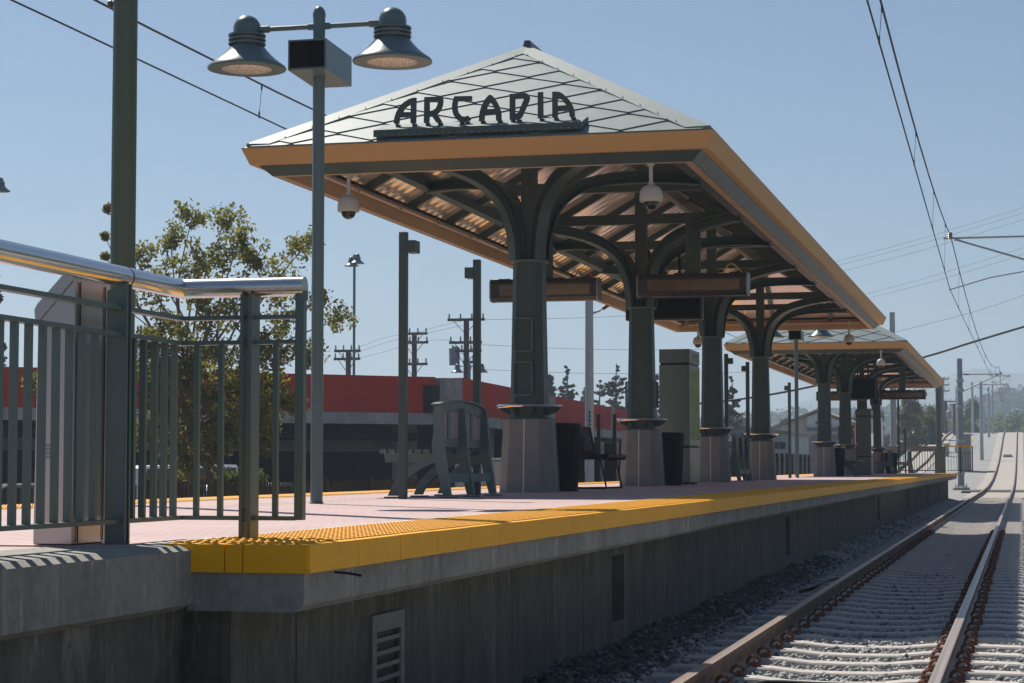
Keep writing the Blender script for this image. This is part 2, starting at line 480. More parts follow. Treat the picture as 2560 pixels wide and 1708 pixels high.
# ---- platform: nose, wall, paving
pl = MB()
NB = PZ - .262
pl.box(EDGE - .004, WALLX - .3, PY0 + .004, PY1, PZ - .245, PZ - .012)
nose = MB()
prof = [(-.02, -.105), (-.02, -.235), (-.06, -.262), (-.51, -.262), (-.51, -.105)]
nose.loft([[(EDGE + a, y, PZ + b) for a, b in prof] for y in (PY0 + .004, PY1)])
nose.build('platform_edge_beam', 'conc_nose')
kind(bpy.data.objects['platform_edge_beam'])
slots = [(15.78, 16.28), (27.9, 28.4), (46.2, 46.7), (58.5, 59.0), (70.8, 71.3), (80.2, 80.7)]
wl = MB(); y = PY0 + .12; ZB = -.5
for a, b in slots:
    wl.box(WALLX - .25, WALLX, y, a, ZB, NB)
    wl.box(WALLX - .25, WALLX, a, b, ZB, .09); wl.box(WALLX - .25, WALLX, a, b, .607, NB)
    wl.box(WALLX - .30, WALLX - .25, a - .1, b + .1, -.1, .72)
    y = b
wl.box(WALLX - .25, WALLX, y, PY1 - .6, ZB, NB)
wl.box(LEDGE + .4, WALLX - .3, PY1 - .85, PY1 - .6, ZB, NB)
wl.box(LEDGE + .3, LEDGE + .5, -8, PY1 - .6, ZB, NB)
kind(wl.build('platform_wall', 'conc_wall'))
jn = MB()
for y in (8.6, 14.7, 20.8, 26.9, 33.0, 39.1, 45.2, 51.3, 57.4, 63.5, 69.6, 75.7): jn.box(WALLX - .004, WALLX + .0015, y - .006, y + .006, ZB, NB)
kind(jn.build('wall_joints', 'black'))
pv = MB().box(LEDGE + .66, EDGE - .72, PY0 - .2, PY1, PZ - .2, PZ)
kind(pv.build('platform_paving', 'paver'))
gb = MB()
gb.box(EDGE - .72, EDGE - .612, PY0, PY1, PZ - .1, PZ + .002); gb.box(LEDGE + .612, LEDGE + .66, PY0, PY1, PZ - .1, PZ + .002)
kind(gb.build('platform_border', 'conc_light'))
slab = MB().box(LEDGE + .2, EDGE - .5, PY0 + .3, PY1 - .05, NB - .02, PZ - .205)
kind(slab.build('platform_slab', 'conc'))
# ramp approach with the bevelled curb on the near side
cb = MB()
CXE = -3.22
prof = [(CXE, PZ - .022), (CXE, PZ - .235), (CXE - .06, PZ - .262), (CXE - .5, PZ - .262), (CXE - .5, PZ - .003), (CXE - .052, PZ - .003)]
cb.loft([[(x, y, z) for x, z in prof] for y in (-4.0, PY0 + .03)])
kind(cb.build('ramp_curb', 'conc_nose'))
rp = MB().box(LEDGE + .3, CXE - .52, -4, PY0 - .2, PZ - .25, PZ - .006)
kind(rp.build('ramp_paving', 'paver'))
wl2 = MB().box(CXE - .26, CXE - .09, -8, PY0 + .11, ZB, NB).box(CXE - .09, WALLX - .004, PY0 + .125, PY0 + .3, ZB, NB)
kind(wl2.build('ramp_wall', 'conc_wall'))
# ---- yellow tactile strip: tiles, raised fronts, domes
def tactile(x_out, x_in, y0, y1, dome_to, front):
    b = MB(); sgn = 1 if x_out > x_in else -1
    tl = .61; y = y0; i = 0
    while y < y1 - .01:
        e = min(y + tl, y1); gap = .0035; jit = random.uniform(-.0025, .0025)
        b.box(min(x_out, x_in), max(x_out, x_in), y + (gap if i else 0), e - gap, PZ - .1, PZ + .004 + jit * .4)
        b.box(min(x_out, x_out + sgn * .006) , max(x_out, x_out + sgn * .006), y + (gap if i else 0), e - gap, PZ - .108, PZ + .003 + jit * .4)
        y = e; i += 1
    if front:
        for a, c in ((-.02, .142), (.148, .218), (.224, .492)):
            b.box(x_out - .492 + a, x_out - .492 + c, y0 - .012, y0 - .001, PZ - .108, PZ + .003)
    base = b.build('tactile_edge_strip', 'yellow', bevel=0)
    # domes
    lo, hi = min(x_out, x_in) + .035, max(x_out, x_in) - .03
    xs = np.arange(lo, hi + .001, .058); ys = np.arange(y0 + .03, dome_to, .058)
    X, Y = np.meshgrid(xs, ys); X = X.ravel(); Y = Y.ravel(); n = 8
    ang = np.arange(n) * 2 * np.pi / n
    rings = [(.0155, 0), (.0125, .0055), (.0085, .0075)]
    V = np.zeros((len(X), 3 * n, 3))
    for k, (r, z) in enumerate(rings):
        V[:, k * n:(k + 1) * n, 0] = X[:, None] + r * np.cos(ang)
        V[:, k * n:(k + 1) * n, 1] = Y[:, None] + r * np.sin(ang)
        V[:, k * n:(k + 1) * n, 2] = PZ + .0035 + z
    F = []
    for k in range(2):
        for j in range(n):
            a = k * n + j; c = k * n + (j + 1) % n; F.append((a, c, c + n, a + n))
    top = tuple(2 * n + j for j in range(n))
    nq = len(F); me = bpy.data.meshes.new('tactile_domes')
    nv = 3 * n; cnt = len(X)
    me.vertices.add(cnt * nv); me.vertices.foreach_set('co', V.reshape(-1))
    loop = np.array([i for f in F for i in f] + list(top))
    off = (np.arange(cnt) * nv)[:, None]
    LI = (loop[None, :] + off).reshape(-1)
    me.loops.add(len(LI)); me.loops.foreach_set('vertex_index', LI.astype(np.int32))
    starts = np.concatenate([np.arange(nq) * 4, [nq * 4]]); per = nq * 4 + n
    LS = (starts[None, :] + (np.arange(cnt) * per)[:, None]).reshape(-1)
    me.polygons.add(len(LS)); me.polygons.foreach_set('loop_start', LS.astype(np.int32))
    me.update(calc_edges=True)
    me.polygons.foreach_set('use_smooth', np.ones(len(LS), bool))
    me.materials.append(M['yellow'])
    o = bpy.data.objects.new('tactile_domes', me); COL.objects.link(o)
    return base, o
for args in ((EDGE, EDGE - .612, PY0, PY1, 70, True), (LEDGE, LEDGE + .612, PY0 - 4, PY1, 42, False)):
    base, dm = tactile(*args)
    kind(base); dm.parent = base
stud = MB().tube([(EDGE + .004, 8.02, PZ - .118), (EDGE + .05, 8.06, PZ - .124), (EDGE + .09, 8.10, PZ - .135)], .006, 6)
tag(stud.build('reinforcing_bar', 'black'), 'short black bar end poking out under the yellow corner tile', 'metal bar')
# ---- vent in the wall
M['ventgrey'] = plain('dull_vent_metal', (.20, .20, .19), .6, .2, .1, 4)
v = thing('louvre_vent', 'tall grey louvred vent set in the stained platform wall', 'vent', (WALLX, 9.9, -.3))
fr = MB(); y0, y1, z0, z1 = 9.63, 10.17, -.30, .575; x0 = WALLX - .01; x1 = WALLX + .022
fr.box(x0, x1, y0, y0 + .07, z0, z1); fr.box(x0, x1, y1 - .07, y1, z0, z1); fr.box(x0, x1, y0 + .07, y1 - .07, z1 - .085, z1); fr.box(x0, x1, y0 + .07, y1 - .07, z0, z0 + .08)
fr.build('frame', 'ventgrey', v)
bk = MB().box(WALLX - .008, WALLX + .002, y0 + .07, y1 - .07, z0 + .08, z1 - .085); bk.build('backing', 'black', v)
z = z1 - .115
while z > z0 + .1:
    MB().prism([(WALLX + .012, y0 + .071, z), (WALLX + .019, y0 + .071, z - .002), (WALLX + .019, y0 + .071, z - .024), (WALLX + .012, y0 + .071, z - .022)], (0, y1 - y0 - .142, 0)).build('louvre_blade', 'ventgrey', v)
    z -= .064
# ---- tracks
RAILP = [(-.036, 0), (.036, 0), (.038, -.02), (.036, -.036), (.010, -.05), (.008, -.13), (.068, -.152), (.068, -.168), (-.068, -.168), (-.068, -.152), (-.008, -.13), (-.010, -.05), (-.036, -.036), (-.038, -.02)]
def rail(cx, label, grp):
    b = MB(); ys = [-30, 4, 12, 30] + [y for y in YS if 40 <= y <= 420]
    b.loft([[(cx + a, y, grade(y) + z) for a, z in RAILP] for y in ys])
    return tag(b.build('rail', 'rail'), label, 'rail', grp)
rail(-2.04, 'rusty steel rail of the near track, the one closer to the platform', 'rails of the near track')
rail(-.534, 'rusty steel rail of the near track, the one away from the platform', 'rails of the near track')
rail(-9.90, 'outer rail of the far track climbing behind the platform end railing', 'rails of the far track')
rail(-8.40, 'inner rail of the far track climbing behind the platform end railing', 'rails of the far track')
def tie_mesh():
    b = MB(); rings = []
    for x, zt in ((-1.29, -.182), (-1.25, -.170), (-.95, -.166), (-.52, -.168), (-.3, -.192), (0, -.198), (.3, -.192), (.52, -.168), (.95, -.166), (1.25, -.170), (1.29, -.182)):
        rings.append([(x, -.135, -.32), (x, -.105, zt - .012), (x, -.092, zt), (x, .092, zt), (x, .105, zt - .012), (x, .135, -.32)])
    return b.loft(rings)
def clip_mesh(s):
    b = MB(); pts = []
    for k in range(11):
        a = math.pi * (-.15 + 1.3 * k / 10)
        pts.append((s * (.095 + .052 * math.cos(a) * .9), .012 * math.sin(3 * a), -.155 + .05 * math.sin(a) + .012))
    b.tube(pts, .0135, 6)
    b.tube([(s * .062, -.05, -.148), (s * .075, .055, -.148)], .009, 5)
    b.box(s * .118 - .028, s * .118 + .028, -.036, .036, -.175, -.128)
    return b
TIE_L = 'grey concrete tie under the near track beside the platform'
tie0 = None; nearest = []
ty = 8.6; clipm = {}
while ty < 99:
    if tie0 is None:
        tie0 = thing('railway_tie', TIE_L, 'tie', (-1.287, ty, 0), 'concrete ties of the near track')
        tb = tie_mesh(); tb.v = [(p[0] - 1.287, p[1] + ty, p[2]) for p in tb.v]
        tm = tb.build('sleeper_body', 'tie', tie0)
        proto_clips = []
        for rx in (-2.04, -.534):
            for s in (-1, 1):
                c = clip_mesh(s); c.v = [(p[0] + rx, p[1] + ty, p[2]) for p in c.v]
                proto_clips.append(c.build('rail_clip', 'rust_clip', tie0, smooth=True))
        t = tie0
    else:
        t = tie0.copy(); COL.objects.link(t); t.location = (-1.287 + random.uniform(-.012, .012), ty, 0)
        t.rotation_euler = (0, 0, random.uniform(-.006, .006))
        for ch in tie0.children:
            if ty > 47 and ch.name.startswith('rail_clip'): continue
            c = ch.copy(); COL.objects.link(c); c.parent = t
    ty += .74 if ty < 47 else .75
# ballast stones
def stones(n, x0, x1, y0, y1, zf, size, name, mat='stone'):
    X = RNG.uniform(x0, x1, n); Y = y0 + (y1 - y0) * RNG.random(n) ** 1.35
    S = size * RNG.uniform(.55, 1.45, n)
    Z = zf(X, Y) + RNG.uniform(-.6, .45, n) * S
    base = np.array([(1, 0, 0), (-1, 0, 0), (0, 1, 0), (0, -1, 0), (0, 0, 1), (0, 0, -1), (.6, .6, .6), (-.6, .5, .6)], float)
    tri = np.array([(0, 6, 4), (6, 7, 4), (0, 2, 6), (2, 7, 6), (7, 1, 4), (2, 1, 7), (1, 3, 4), (3, 0, 4), (2, 0, 5), (1, 2, 5), (3, 1, 5), (0, 3, 5)])
    V = base[None] * RNG.uniform(.65, 1.25, (n, 8, 3))
    q = RNG.normal(size=(n, 4)); q /= np.linalg.norm(q, axis=1)[:, None]
    w, x, y, z = q.T
    Rm = np.stack([np.stack([1 - 2 * (y * y + z * z), 2 * (x * y - z * w), 2 * (x * z + y * w)], -1),
                   np.stack([2 * (x * y + z * w), 1 - 2 * (x * x + z * z), 2 * (y * z - x * w)], -1),
                   np.stack([2 * (x * z - y * w), 2 * (y * z + x * w), 1 - 2 * (x * x + y * y)], -1)], -2)
    V = np.einsum('nij,nkj->nki', Rm, V) * np.array([1, 1, .8]) * S[:, None, None]
    V += np.stack([X, Y, Z], -1)[:, None]
    return tri_mesh(name, V, tri, mat)
def tri_mesh(name, V, tri, mat):
    n, k, _ = V.shape; me = bpy.data.meshes.new(name)
    me.vertices.add(n * k); me.vertices.foreach_set('co', V.reshape(-1).astype(np.float32))
    LI = (tri[None] + (np.arange(n) * k)[:, None, None]).reshape(-1)
    s = tri.shape[1]
    me.loops.add(len(LI)); me.loops.foreach_set('vertex_index', LI.astype(np.int32))
    me.polygons.add(len(LI) // s); me.polygons.foreach_set('loop_start', (np.arange(len(LI) // s) * s).astype(np.int32))
    me.update(calc_edges=True)
    me.materials.append(M[mat] if isinstance(mat, str) else mat)
    o = bpy.data.objects.new(name, me); COL.objects.link(o)
    return o
def zf(X, Y):
    d = np.clip((X + 2.45) / -.65, 0, 1)          # heaped against the platform wall
    mid = np.exp(-((X + 1.287) / .45) ** 2) * -.018
    return -.225 + .15 * d + mid + .02 * np.sin(X * 3 + Y * 1.7) * np.clip(d * 3, .2, 1)
M['stone_dark'] = stone_mat('shaded_grimy_stone', [(.28, (.018, .021, .022)), (.48, (.07, .077, .078)), (.62, (.13, .135, .132)), (.78, (.30, .30, .29))])  # darker copy for stones by the wall: grime plus painted-in shade
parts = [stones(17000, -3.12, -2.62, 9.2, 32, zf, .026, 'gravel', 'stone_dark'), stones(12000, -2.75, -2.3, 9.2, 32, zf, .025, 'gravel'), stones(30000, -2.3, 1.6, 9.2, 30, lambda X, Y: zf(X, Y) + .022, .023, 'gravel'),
         stones(9000, -3.12, 1.6, 28, 60, lambda X, Y: zf(X, Y), .034, 'gravel')]
base = parts[0]; base.name = 'ballast_gravel'; kind(base, 'stuff')
for p in parts[1:]: kind(p, 'stuff'); p.name = 'ballast_gravel'
heap = MB(); rows = []
for y in (-10, 10, 30, 60, 91): rows += [(-3.12, y, -.085), (-2.75, y, -.17), (-2.35, y, -.232)]
heap.add(rows, [(i * 3 + j, i * 3 + j + 1, i * 3 + j + 4, i * 3 + j + 3) for i in range(4) for j in range(2)])
kind(heap.build('ballast_shoulder', 'ballast', fix=False))
cbl = MB()
cbl.tube(smooth_line([(-1.75, 13.2, -.16), (-1.70, 13.6, -.13), (-1.58, 13.70, -.125), (-1.3, 13.70, -.13), (-.86, 13.69, -.13)], 5), .022, 8)
tag(cbl.build('track_cable', 'black'), 'black bonding cable lying on a tie between the near track rails', 'cable')
hose = MB().tube(smooth_line([at(2000, 1480, Z=-.13), at(2035, 1470, Z=-.06), at(2065, 1452, Z=-.02), at(2095, 1445, Z=-.10)], 5), .02, 8)
tag(hose.build('discarded_hose', 'black', smooth=True), 'curved black hose scrap lying on the ballast beside the platform side rail', 'hose')
# ------------------------------------------------------------------ the canopies
CY = 21.19; CL = 28.16; HW = 2.618; EZ = 4.80; SL = 1.511 / 2.618
def roofz(x, y):
    d = min(HW - abs(x), y, CL - y); return EZ + d * SL
def W3(x, y, z): return (CX + x, CY + y, z)
def canopy():
    t = thing('platform_canopy', 'nearest station canopy with tan fascia and pale diamond tiled hip roof', 'canopy', (CX, CY + CL / 2, PZ), 'platform canopies')
    # roof planes: substrate
    rb = MB(); h = HW; A = [W3(-h, 0, EZ), W3(h, 0, EZ), W3(h, CL, EZ), W3(-h, CL, EZ)]
    r0 = W3(0, h, EZ + h * SL); r1 = W3(0, CL - h, EZ + h * SL)
    rb.add(A + [r0, r1], [(0, 1, 4), (1, 2, 5, 4), (2, 3, 5), (3, 0, 4, 5)])
    roof = rb.build('roof', 'flash', t, fix=False)
    # diamond tiles as one surface pattern mesh
    tb = MB(); sl = h * math.hypot(1, SL)
    planes = [(Vector(A[0]), Vector((1, 0, 0)), 2 * h), (Vector(A[1]), Vector((0, 1, 0)), CL), (Vector(A[2]), Vector((-1, 0, 0)), 2 * h), (Vector(A[3]), Vector((0, -1, 0)), CL)]
    tw, th = .92, .53
    for org, u, ln in planes:
        inn = Vector((-u.y, u.x, 0)); vv = (inn + Vector((0, 0, SL))).normalized(); nn = u.cross(vv).normalized()
        k = h / sl                                  # hips move in by k per unit of slope length
        for j in range(-1, int(sl / (th / 2)) + 2):
            for i in range(-1, int(ln / tw) + 2):
                cu = i * tw + (tw / 2 if j % 2 else 0) + .1; cv = j * th / 2 + .05
                poly = [(cu, cv - th / 2), (cu + tw / 2, cv), (cu, cv + th / 2), (cu - tw / 2, cv)]
                for (a, b, c) in ((0, 1, -.02), (1, -k, -.08), (-1, -k, ln - .08), (0, -1, sl - .1)):   # a*u + b*v + c >= 0
                    q = []
                    for m_ in range(len(poly)):
                        p0 = poly[m_]; p1 = poly[(m_ + 1) % len(poly)]
                        d0 = a * p0[0] + b * p0[1] + c; d1 = a * p1[0] + b * p1[1] + c
                        if d0 >= 0: q.append(p0)
                        if (d0 >= 0) != (d1 >= 0):
                            s_ = d0 / (d0 - d1); q.append((lerp(p0[0], p1[0], s_), lerp(p0[1], p1[1], s_)))
                    poly = q
                    if len(poly) < 3: break
                if len(poly) < 3: continue
                top = []
                for (pu, pv_) in poly:
                    lift = .003 + .024 * (1 - (pv_ - (cv - th / 2)) / th)
                    # shrink a hair so that seams read
                    su = cu + (pu - cu) * .994; sv = cv + (pv_ - cv) * .994
                    top.append(org + u * su + vv * sv + nn * lift)
                n_ = len(top); low = [p - nn * (.03) for p in top]
                tb.add(top + low, [tuple(range(n_))] + [(i_, i_ + n_, (i_ + 1) % n_ + n_, (i_ + 1) % n_) for i_ in range(n_)])
    tb.build('roof_tiles', 'tile', roof, fix=True)
    # hip flashings
    hips = [(Vector(A[0]), Vector(r0), Vector((1, 0, 0)), Vector((0, 1, 0))), (Vector(A[1]), Vector(r0), Vector((-1, 0, 0)), Vector((0, 1, 0))),
            (Vector(A[2]), Vector(r1), Vector((-1, 0, 0)), Vector((0, -1, 0))), (Vector(A[3]), Vector(r1), Vector((1, 0, 0)), Vector((0, -1, 0)))]
    for a, b, e1, e2 in hips:
        fb = MB(); d = (b - a)
        up = Vector((0, 0, .036)); w = .27
        a2 = a + d * .015
        fb.add([a2 + up, b + up, b + e1 * 0 + up, a2 + e1 * w + up * .75, b + e1 * w * .0 + up, a2 + e2 * w + up * .75], [])
        p = a2; q = b
        l1a = p + e1 * w; l1b = q - d * (w / (d.xy.length / math.sqrt(2))) + e1 * w if False else q
        # strips widen along the eave direction, following each roof plane
        def on(pt, e):      # point moved along the eave keeps its roof height
            return pt + e * w
        fb = MB()
        s = d.xy.length / math.sqrt(2)
        for e in (e1, e2):
            top_cut = q - d * (w / s) * .9
            quad = [p + up, q + up, top_cut + e * w * .9 + up * .8, p + e * w + up * .8]
            low = [x - Vector((0, 0, .045)) for x in quad]
            fb.add(quad + low, [(0, 1, 2, 3), (2, 6, 7, 3), (3, 7, 4, 0), (1, 5, 6, 2)])
        fb.build('hip_flashing', 'flash', roof)
        rv = MB()
        for k in range(11):
            f = .06 + k * .09
            for e in (e1, e2):
                c = p + d * f + e * (w * .86) + Vector((0, 0, .036))
                rv.lathe([(.009, 0), (.007, .006), (.002, .008)], c.x, c.y, 6, c.z)
        rv.build('rivets', 'steel', roof)
    cap = MB()
    ring = lambda y: [W3(-.055, y, 6.32), W3(.055, y, 6.32), W3(.032, y, 6.40), W3(-.032, y, 6.40)]
    cap.loft([ring(HW - .03), ring(CL - HW + .03)])
    cap.build('ridge_cap', 'cap', roof)
    apex = MB()
    for y, s in ((HW, -1), (CL - HW, 1)):
        P0 = Vector(W3(0, y, 6.34))
        pts = [P0 + Vector((x, s * dd, -max(abs(x), dd) * SL)) for x, dd in ((-.2, 0), (-.2, .2), (.2, .2), (.2, 0))]
        apex.add([P0] + pts, [(0, 1, 2), (0, 2, 3), (0, 3, 4)])
    apex.build('apex_flashing', 'flash', roof)
    rl = MB()
    for sx in (-1, 1):
        q = [W3(0, HW, 6.335), W3(sx * .2, HW, 6.335 - .2 * SL), W3(sx * .2, CL - HW, 6.335 - .2 * SL), W3(0, CL - HW, 6.335)]
        low = [(p[0], p[1], p[2] - .03) for p in q]
        rl.add(q + low, [(0, 1, 2, 3), (1, 5, 6, 2), (0, 4, 5, 1), (3, 2, 6, 7)])
    rl.build('ridge_flashing', 'flash', roof)
    def ring_prof(prof, name, mat, closed=False, seams=()):
        b = MB(); n = len(prof)
        vs = []
        for s, z in prof: vs += [W3(-HW + s, s, z), W3(HW - s, s, z), W3(HW - s, CL - s, z), W3(-HW + s, CL - s, z)]
        fs = []
        for i in range(n if closed else n - 1):
            for j in range(4):
                a = i * 4; c = ((i + 1) % n) * 4; fs.append((a + j, a + (j + 1) % 4, c + (j + 1) % 4, c + j))
        b.add(vs, fs)
        return b.build(name, mat, t)
    ring_prof([(.07, EZ + .006), (-.004, EZ + .006), (-.004, EZ - .006), (.068, 4.626), (.15, 4.626), (.15, 4.66), (.07, 4.70)], 'fascia', 'tan', True)
    ring_prof([(.15, 4.70), (.15, 4.622), (.262, 4.52), (.272, 4.52), (.272, 4.70)], 'edge_beam', 'green', True)
    ring_prof([(.274, 4.72), (.274, 4.521), (.36, 4.521), (.36, 4.76)], 'soffit_trim', 'tan_soffit', True)
    # ceiling sheets
    cb_ = MB(); s = .36; dz = .20; hh = HW - s; zc = EZ + s * SL - dz; zt = zc + (hh - .02) * SL
    q = [W3(-hh, s, zc), W3(hh, s, zc), W3(hh, CL - s, zc), W3(-hh, CL - s, zc)]
    q += [W3(0, HW - .02, zt), W3(0, CL - HW + .02, zt)]
    cb_.add(q, [(4, 1, 0), (4, 5, 2, 1), (5, 3, 2), (5, 4, 0, 3)])
    cb_.build('ceiling', 'ceiling', t, fix=False)
    ceil = lambda d: EZ + d * SL - dz             # d: distance in from the eave
    y = 1.4
    rproto = {}
    while y < CL - 1.2:
        for sx in (-1, 1):
            dmax = min(HW - .08, y - .05, CL - y - .05)
            if dmax < .7: continue
            b = MB(); x0 = HW - .37; x1 = HW - dmax
            b.bar(W3(sx * x0, y, ceil(.37) - .06), W3(sx * x1, y, ceil(dmax) - .06), .085, .11)
            b.build('rafter', 'green', t)
        y += 1.875
    for sx, y0, sy in ((-1, 0, 1), (1, 0, 1), (-1, CL, -1), (1, CL, -1)):
        b = MB(); b.bar(W3(sx * (HW - .38), y0 + sy * .38, ceil(.38) - .085), W3(0, y0 + sy * HW, ceil(HW) - .085), .1, .16); b.build('hip_rafter', 'green', t)
        # jack rafters of the end slopes
    for y0, sy in ((0, 1), (CL, -1)):
        for xx in (-1.35, -.0, 1.35):
            dm = HW - abs(xx) - .08
            b = MB(); b.bar(W3(xx, y0 + sy * .37, ceil(.37) - .06), W3(xx, y0 + sy * dm, ceil(dm) - .06), .085, .11); b.build('rafter', 'green', t)
    for sx in (-1, 1):
        b = MB(); b.box(CX + sx * 1.8 - .075, CX + sx * 1.8 + .075, CY + 1.85, CY + CL - 1.85, 4.90, 5.03); b.build('purlin', 'green', t)
    for sy in (1.8, CL - 1.8):
        b = MB(); b.box(CX - 1.72, CX + 1.72, CY + sy - .06, CY + sy + .06, 4.90, 5.03); b.build('purlin', 'green', t)
    ys = [2.71 + 3.75 * i for i in range(7)]
    for y in ys:
        b = MB(); b.box(CX - 1.52, CX + 1.52, CY + y - .065, CY + y + .065, 5.05, 5.20); b.build('cross_beam', 'green', t)
    rdg = MB(); rdg.box(CX - .05, CX + .05, CY + HW, CY + CL - HW, 5.80, 5.98); rdg.build('ridge_beam', 'green', t)
    # tubular lights inside the eaves
    def tubes(p0, p1, n):
        for i in range(n):
            a = Vector(p0).lerp(Vector(p1), (i + .03) / n); c = Vector(p0).lerp(Vector(p1), (i + .97) / n)
            b = MB(); b.tube([a, c], .036, 10); d = (c - a).normalized()
            b.tube([a - d * .02, a + d * .05], .043, 10); b.tube([c - d * .05, c + d * .02], .043, 10)
            b.build('tube_light', 'tube', t, smooth=True)
    xo = HW - .46; zo = 4.685
    tubes(W3(-xo, .9, zo), W3(-xo, CL - .9, zo), 15); tubes(W3(xo, .9, zo), W3(xo, CL - .9, zo), 15)
    tubes(W3(-xo + .1, CL - .46, zo), W3(xo - .1, CL - .46, zo), 3)
    for i in range(4):
        column(t, CY + 2.71 + 7.5 * i, i)
    return t
M['tube'] = plain('tan_light_tube', (.34, .24, .18), .35, .1, .08, 4)
def octo(cx, cy, w, ch, z):
    h = w / 2; c = ch
    return [(cx + x, cy + y, z) for x, y in ((-h + c, -h), (h - c, -h), (h, -h + c), (h, h - c), (h - c, h), (-h + c, h), (-h, h - c), (-h, -h + c))]
def column(t, cy, idx):
    cx = CX
    s = MB(); s.loft([octo(cx, cy, .415, .08, 1.86), octo(cx, cy, .350, .07, 3.735)])
    for k in (-1, 1):                                     # raised seams running up the faces
        s.loft([[(cx + k * .125 + a, cy - .209 - b, 1.88) for a, b in ((-.01, 0), (.01, 0), (.01, .006), (-.01, .006))],
                [(cx + k * .105 + a, cy - .176 - b, 3.72) for a, b in ((-.01, 0), (.01, 0), (.01, .006), (-.01, .006))]])
    col_ = s.build('column', 'green', t)
    p = MB(); p.loft([octo(cx, cy, .64, .115, PZ - .002), octo(cx, cy, .555, .10, 1.855)]); p.build('pedestal', 'pedestal', col_)
    j = MB()
    for dx, dy in ((0, -1), (1, 0), (-1, 0), (0, 1)):
        wv = Vector((-dy, dx, 0)) * .008; n0 = Vector((dx, dy, 0))
        c0 = Vector((cx, cy, PZ)) + n0 * .3198; c1 = Vector((cx, cy, 1.855)) + n0 * .2775; o = n0 * .004
        j.add([c0 - wv + o, c0 + wv + o, c1 + wv + o, c1 - wv + o], [(0, 1, 2, 3)])
    j.build('pedestal_joint', 'joint', col_, fix=False)
    bp = MB(); bp.loft([octo(cx, cy, .52, .1, 1.853), octo(cx, cy, .52, .1, 1.878)]); bp.build('base_plate', 'green', col_)
    cp = MB(); cp.lathe([(.205, 0), (.228, .006), (.228, .03), (.2, .036)], cx, cy, 16, 3.722); cp.build('collar', 'green_light', col_)
    kp = MB(); kp.box(cx - .088, cx + .088, cy - .07, cy + .07, 3.757, 5.82); kp.build('king_post', 'green', col_)
    lp = [(.245, 3.755), (.262, 3.95), (.30, 4.13), (.40, 4.36), (.56, 4.52), (.80, 4.65), (1.15, 4.745), (1.6, 4.80), (2.1, 4.835), (2.5, 4.845)]
    path = smooth_line([(a, 0, b) for a, b in lp], 4)
    for sx in (-1, 1):
        for sy in (-1, 1):
            d = Vector((sx, sy, 0)).normalized(); side = Vector((-d.y, d.x, 0))
            b = MB()
            for (o0, o1, w) in ((0, .022, .15), (.022, .128, .03), (.128, .15, .15)):
                rings = []
                for i, q in enumerate(path):
                    tg = (path[min(i + 1, len(path) - 1)] - path[max(i - 1, 0)]).normalized()
                    nrm = Vector((-tg.z, 0, tg.x))           # outward of the curve, up and in
                    pa = q + nrm * o0; pb_ = q + nrm * o1
                    A_ = Vector((cx, cy, 0)) + d * pa.x + Vector((0, 0, pa.z)); B_ = Vector((cx, cy, 0)) + d * pb_.x + Vector((0, 0, pb_.z))
                    rings.append([A_ - side * w / 2, A_ + side * w / 2, B_ + side * w / 2, B_ - side * w / 2])
                b.loft(rings)
            b.build('arch_bracket', 'green', col_)
    # leaning ring with brackets
    lr = MB(); n = 28; rr = .375
    pts = [(cx + rr * math.cos(2 * math.pi * k / n), cy + rr * math.sin(2 * math.pi * k / n), 2.012) for k in range(n + 1)]
    lr.tube(pts, .021, 8, cap=False); lr.build('leaning_rail', 'steel_rail', col_, smooth=True)
    br = MB()
    for k in range(8):
        a = math.pi / 8 + k * math.pi / 4; d = Vector((math.cos(a), math.sin(a), 0)); sd = Vector((-d.y, d.x, 0)) * .008
        c = Vector((cx, cy, 0))
        br.prism([c + d * .19 + Vector((0, 0, 1.885)) - sd, c + d * .345 + Vector((0, 0, 1.955)) - sd, c + d * .37 + Vector((0, 0, 1.998)) - sd, c + d * .19 + Vector((0, 0, 1.998)) - sd], sd * 2)
    br.build('rail_bracket', 'green', col_)
    def frame(c, u, n, w, h, name='sign_frame'):
        b = MB(); c = Vector(c); u = Vector(u); n = Vector(n); up = Vector((0, 0, 1)); th = .018; dp = .035
        for s_ in (-1, 1):
            b.bar(c + u * (s_ * (w / 2)) - up * h / 2, c + u * (s_ * (w / 2)) + up * h / 2, th, dp, n)
            b.bar(c + up * (s_ * (h / 2)) - u * (w / 2 - th / 2), c + up * (s_ * (h / 2)) + u * (w / 2 - th / 2), th, dp, n)
        b.build(name, 'green_light', col_)
    if idx == 0:
        frame((cx - .03, cy - .212, 2.855), (1, 0, 0), (0, -1, 0), .225, .39); frame((cx - .03, cy - .222, 2.335), (1, 0, 0), (0, -1, 0), .225, .39)
    if idx == 1:
        frame((cx + .222, cy, 2.40), (0, 1, 0), (1, 0, 0), .225, .39); frame((cx - .222, cy, 2.40), (0, 1, 0), (1, 0, 0), .225, .39)
can1 = canopy()
OFF = 37.9
can2 = dup(can1, can1.location + Vector((0, OFF, 0)), 'farther station canopy with tan fascia and pale roof near the platform end')
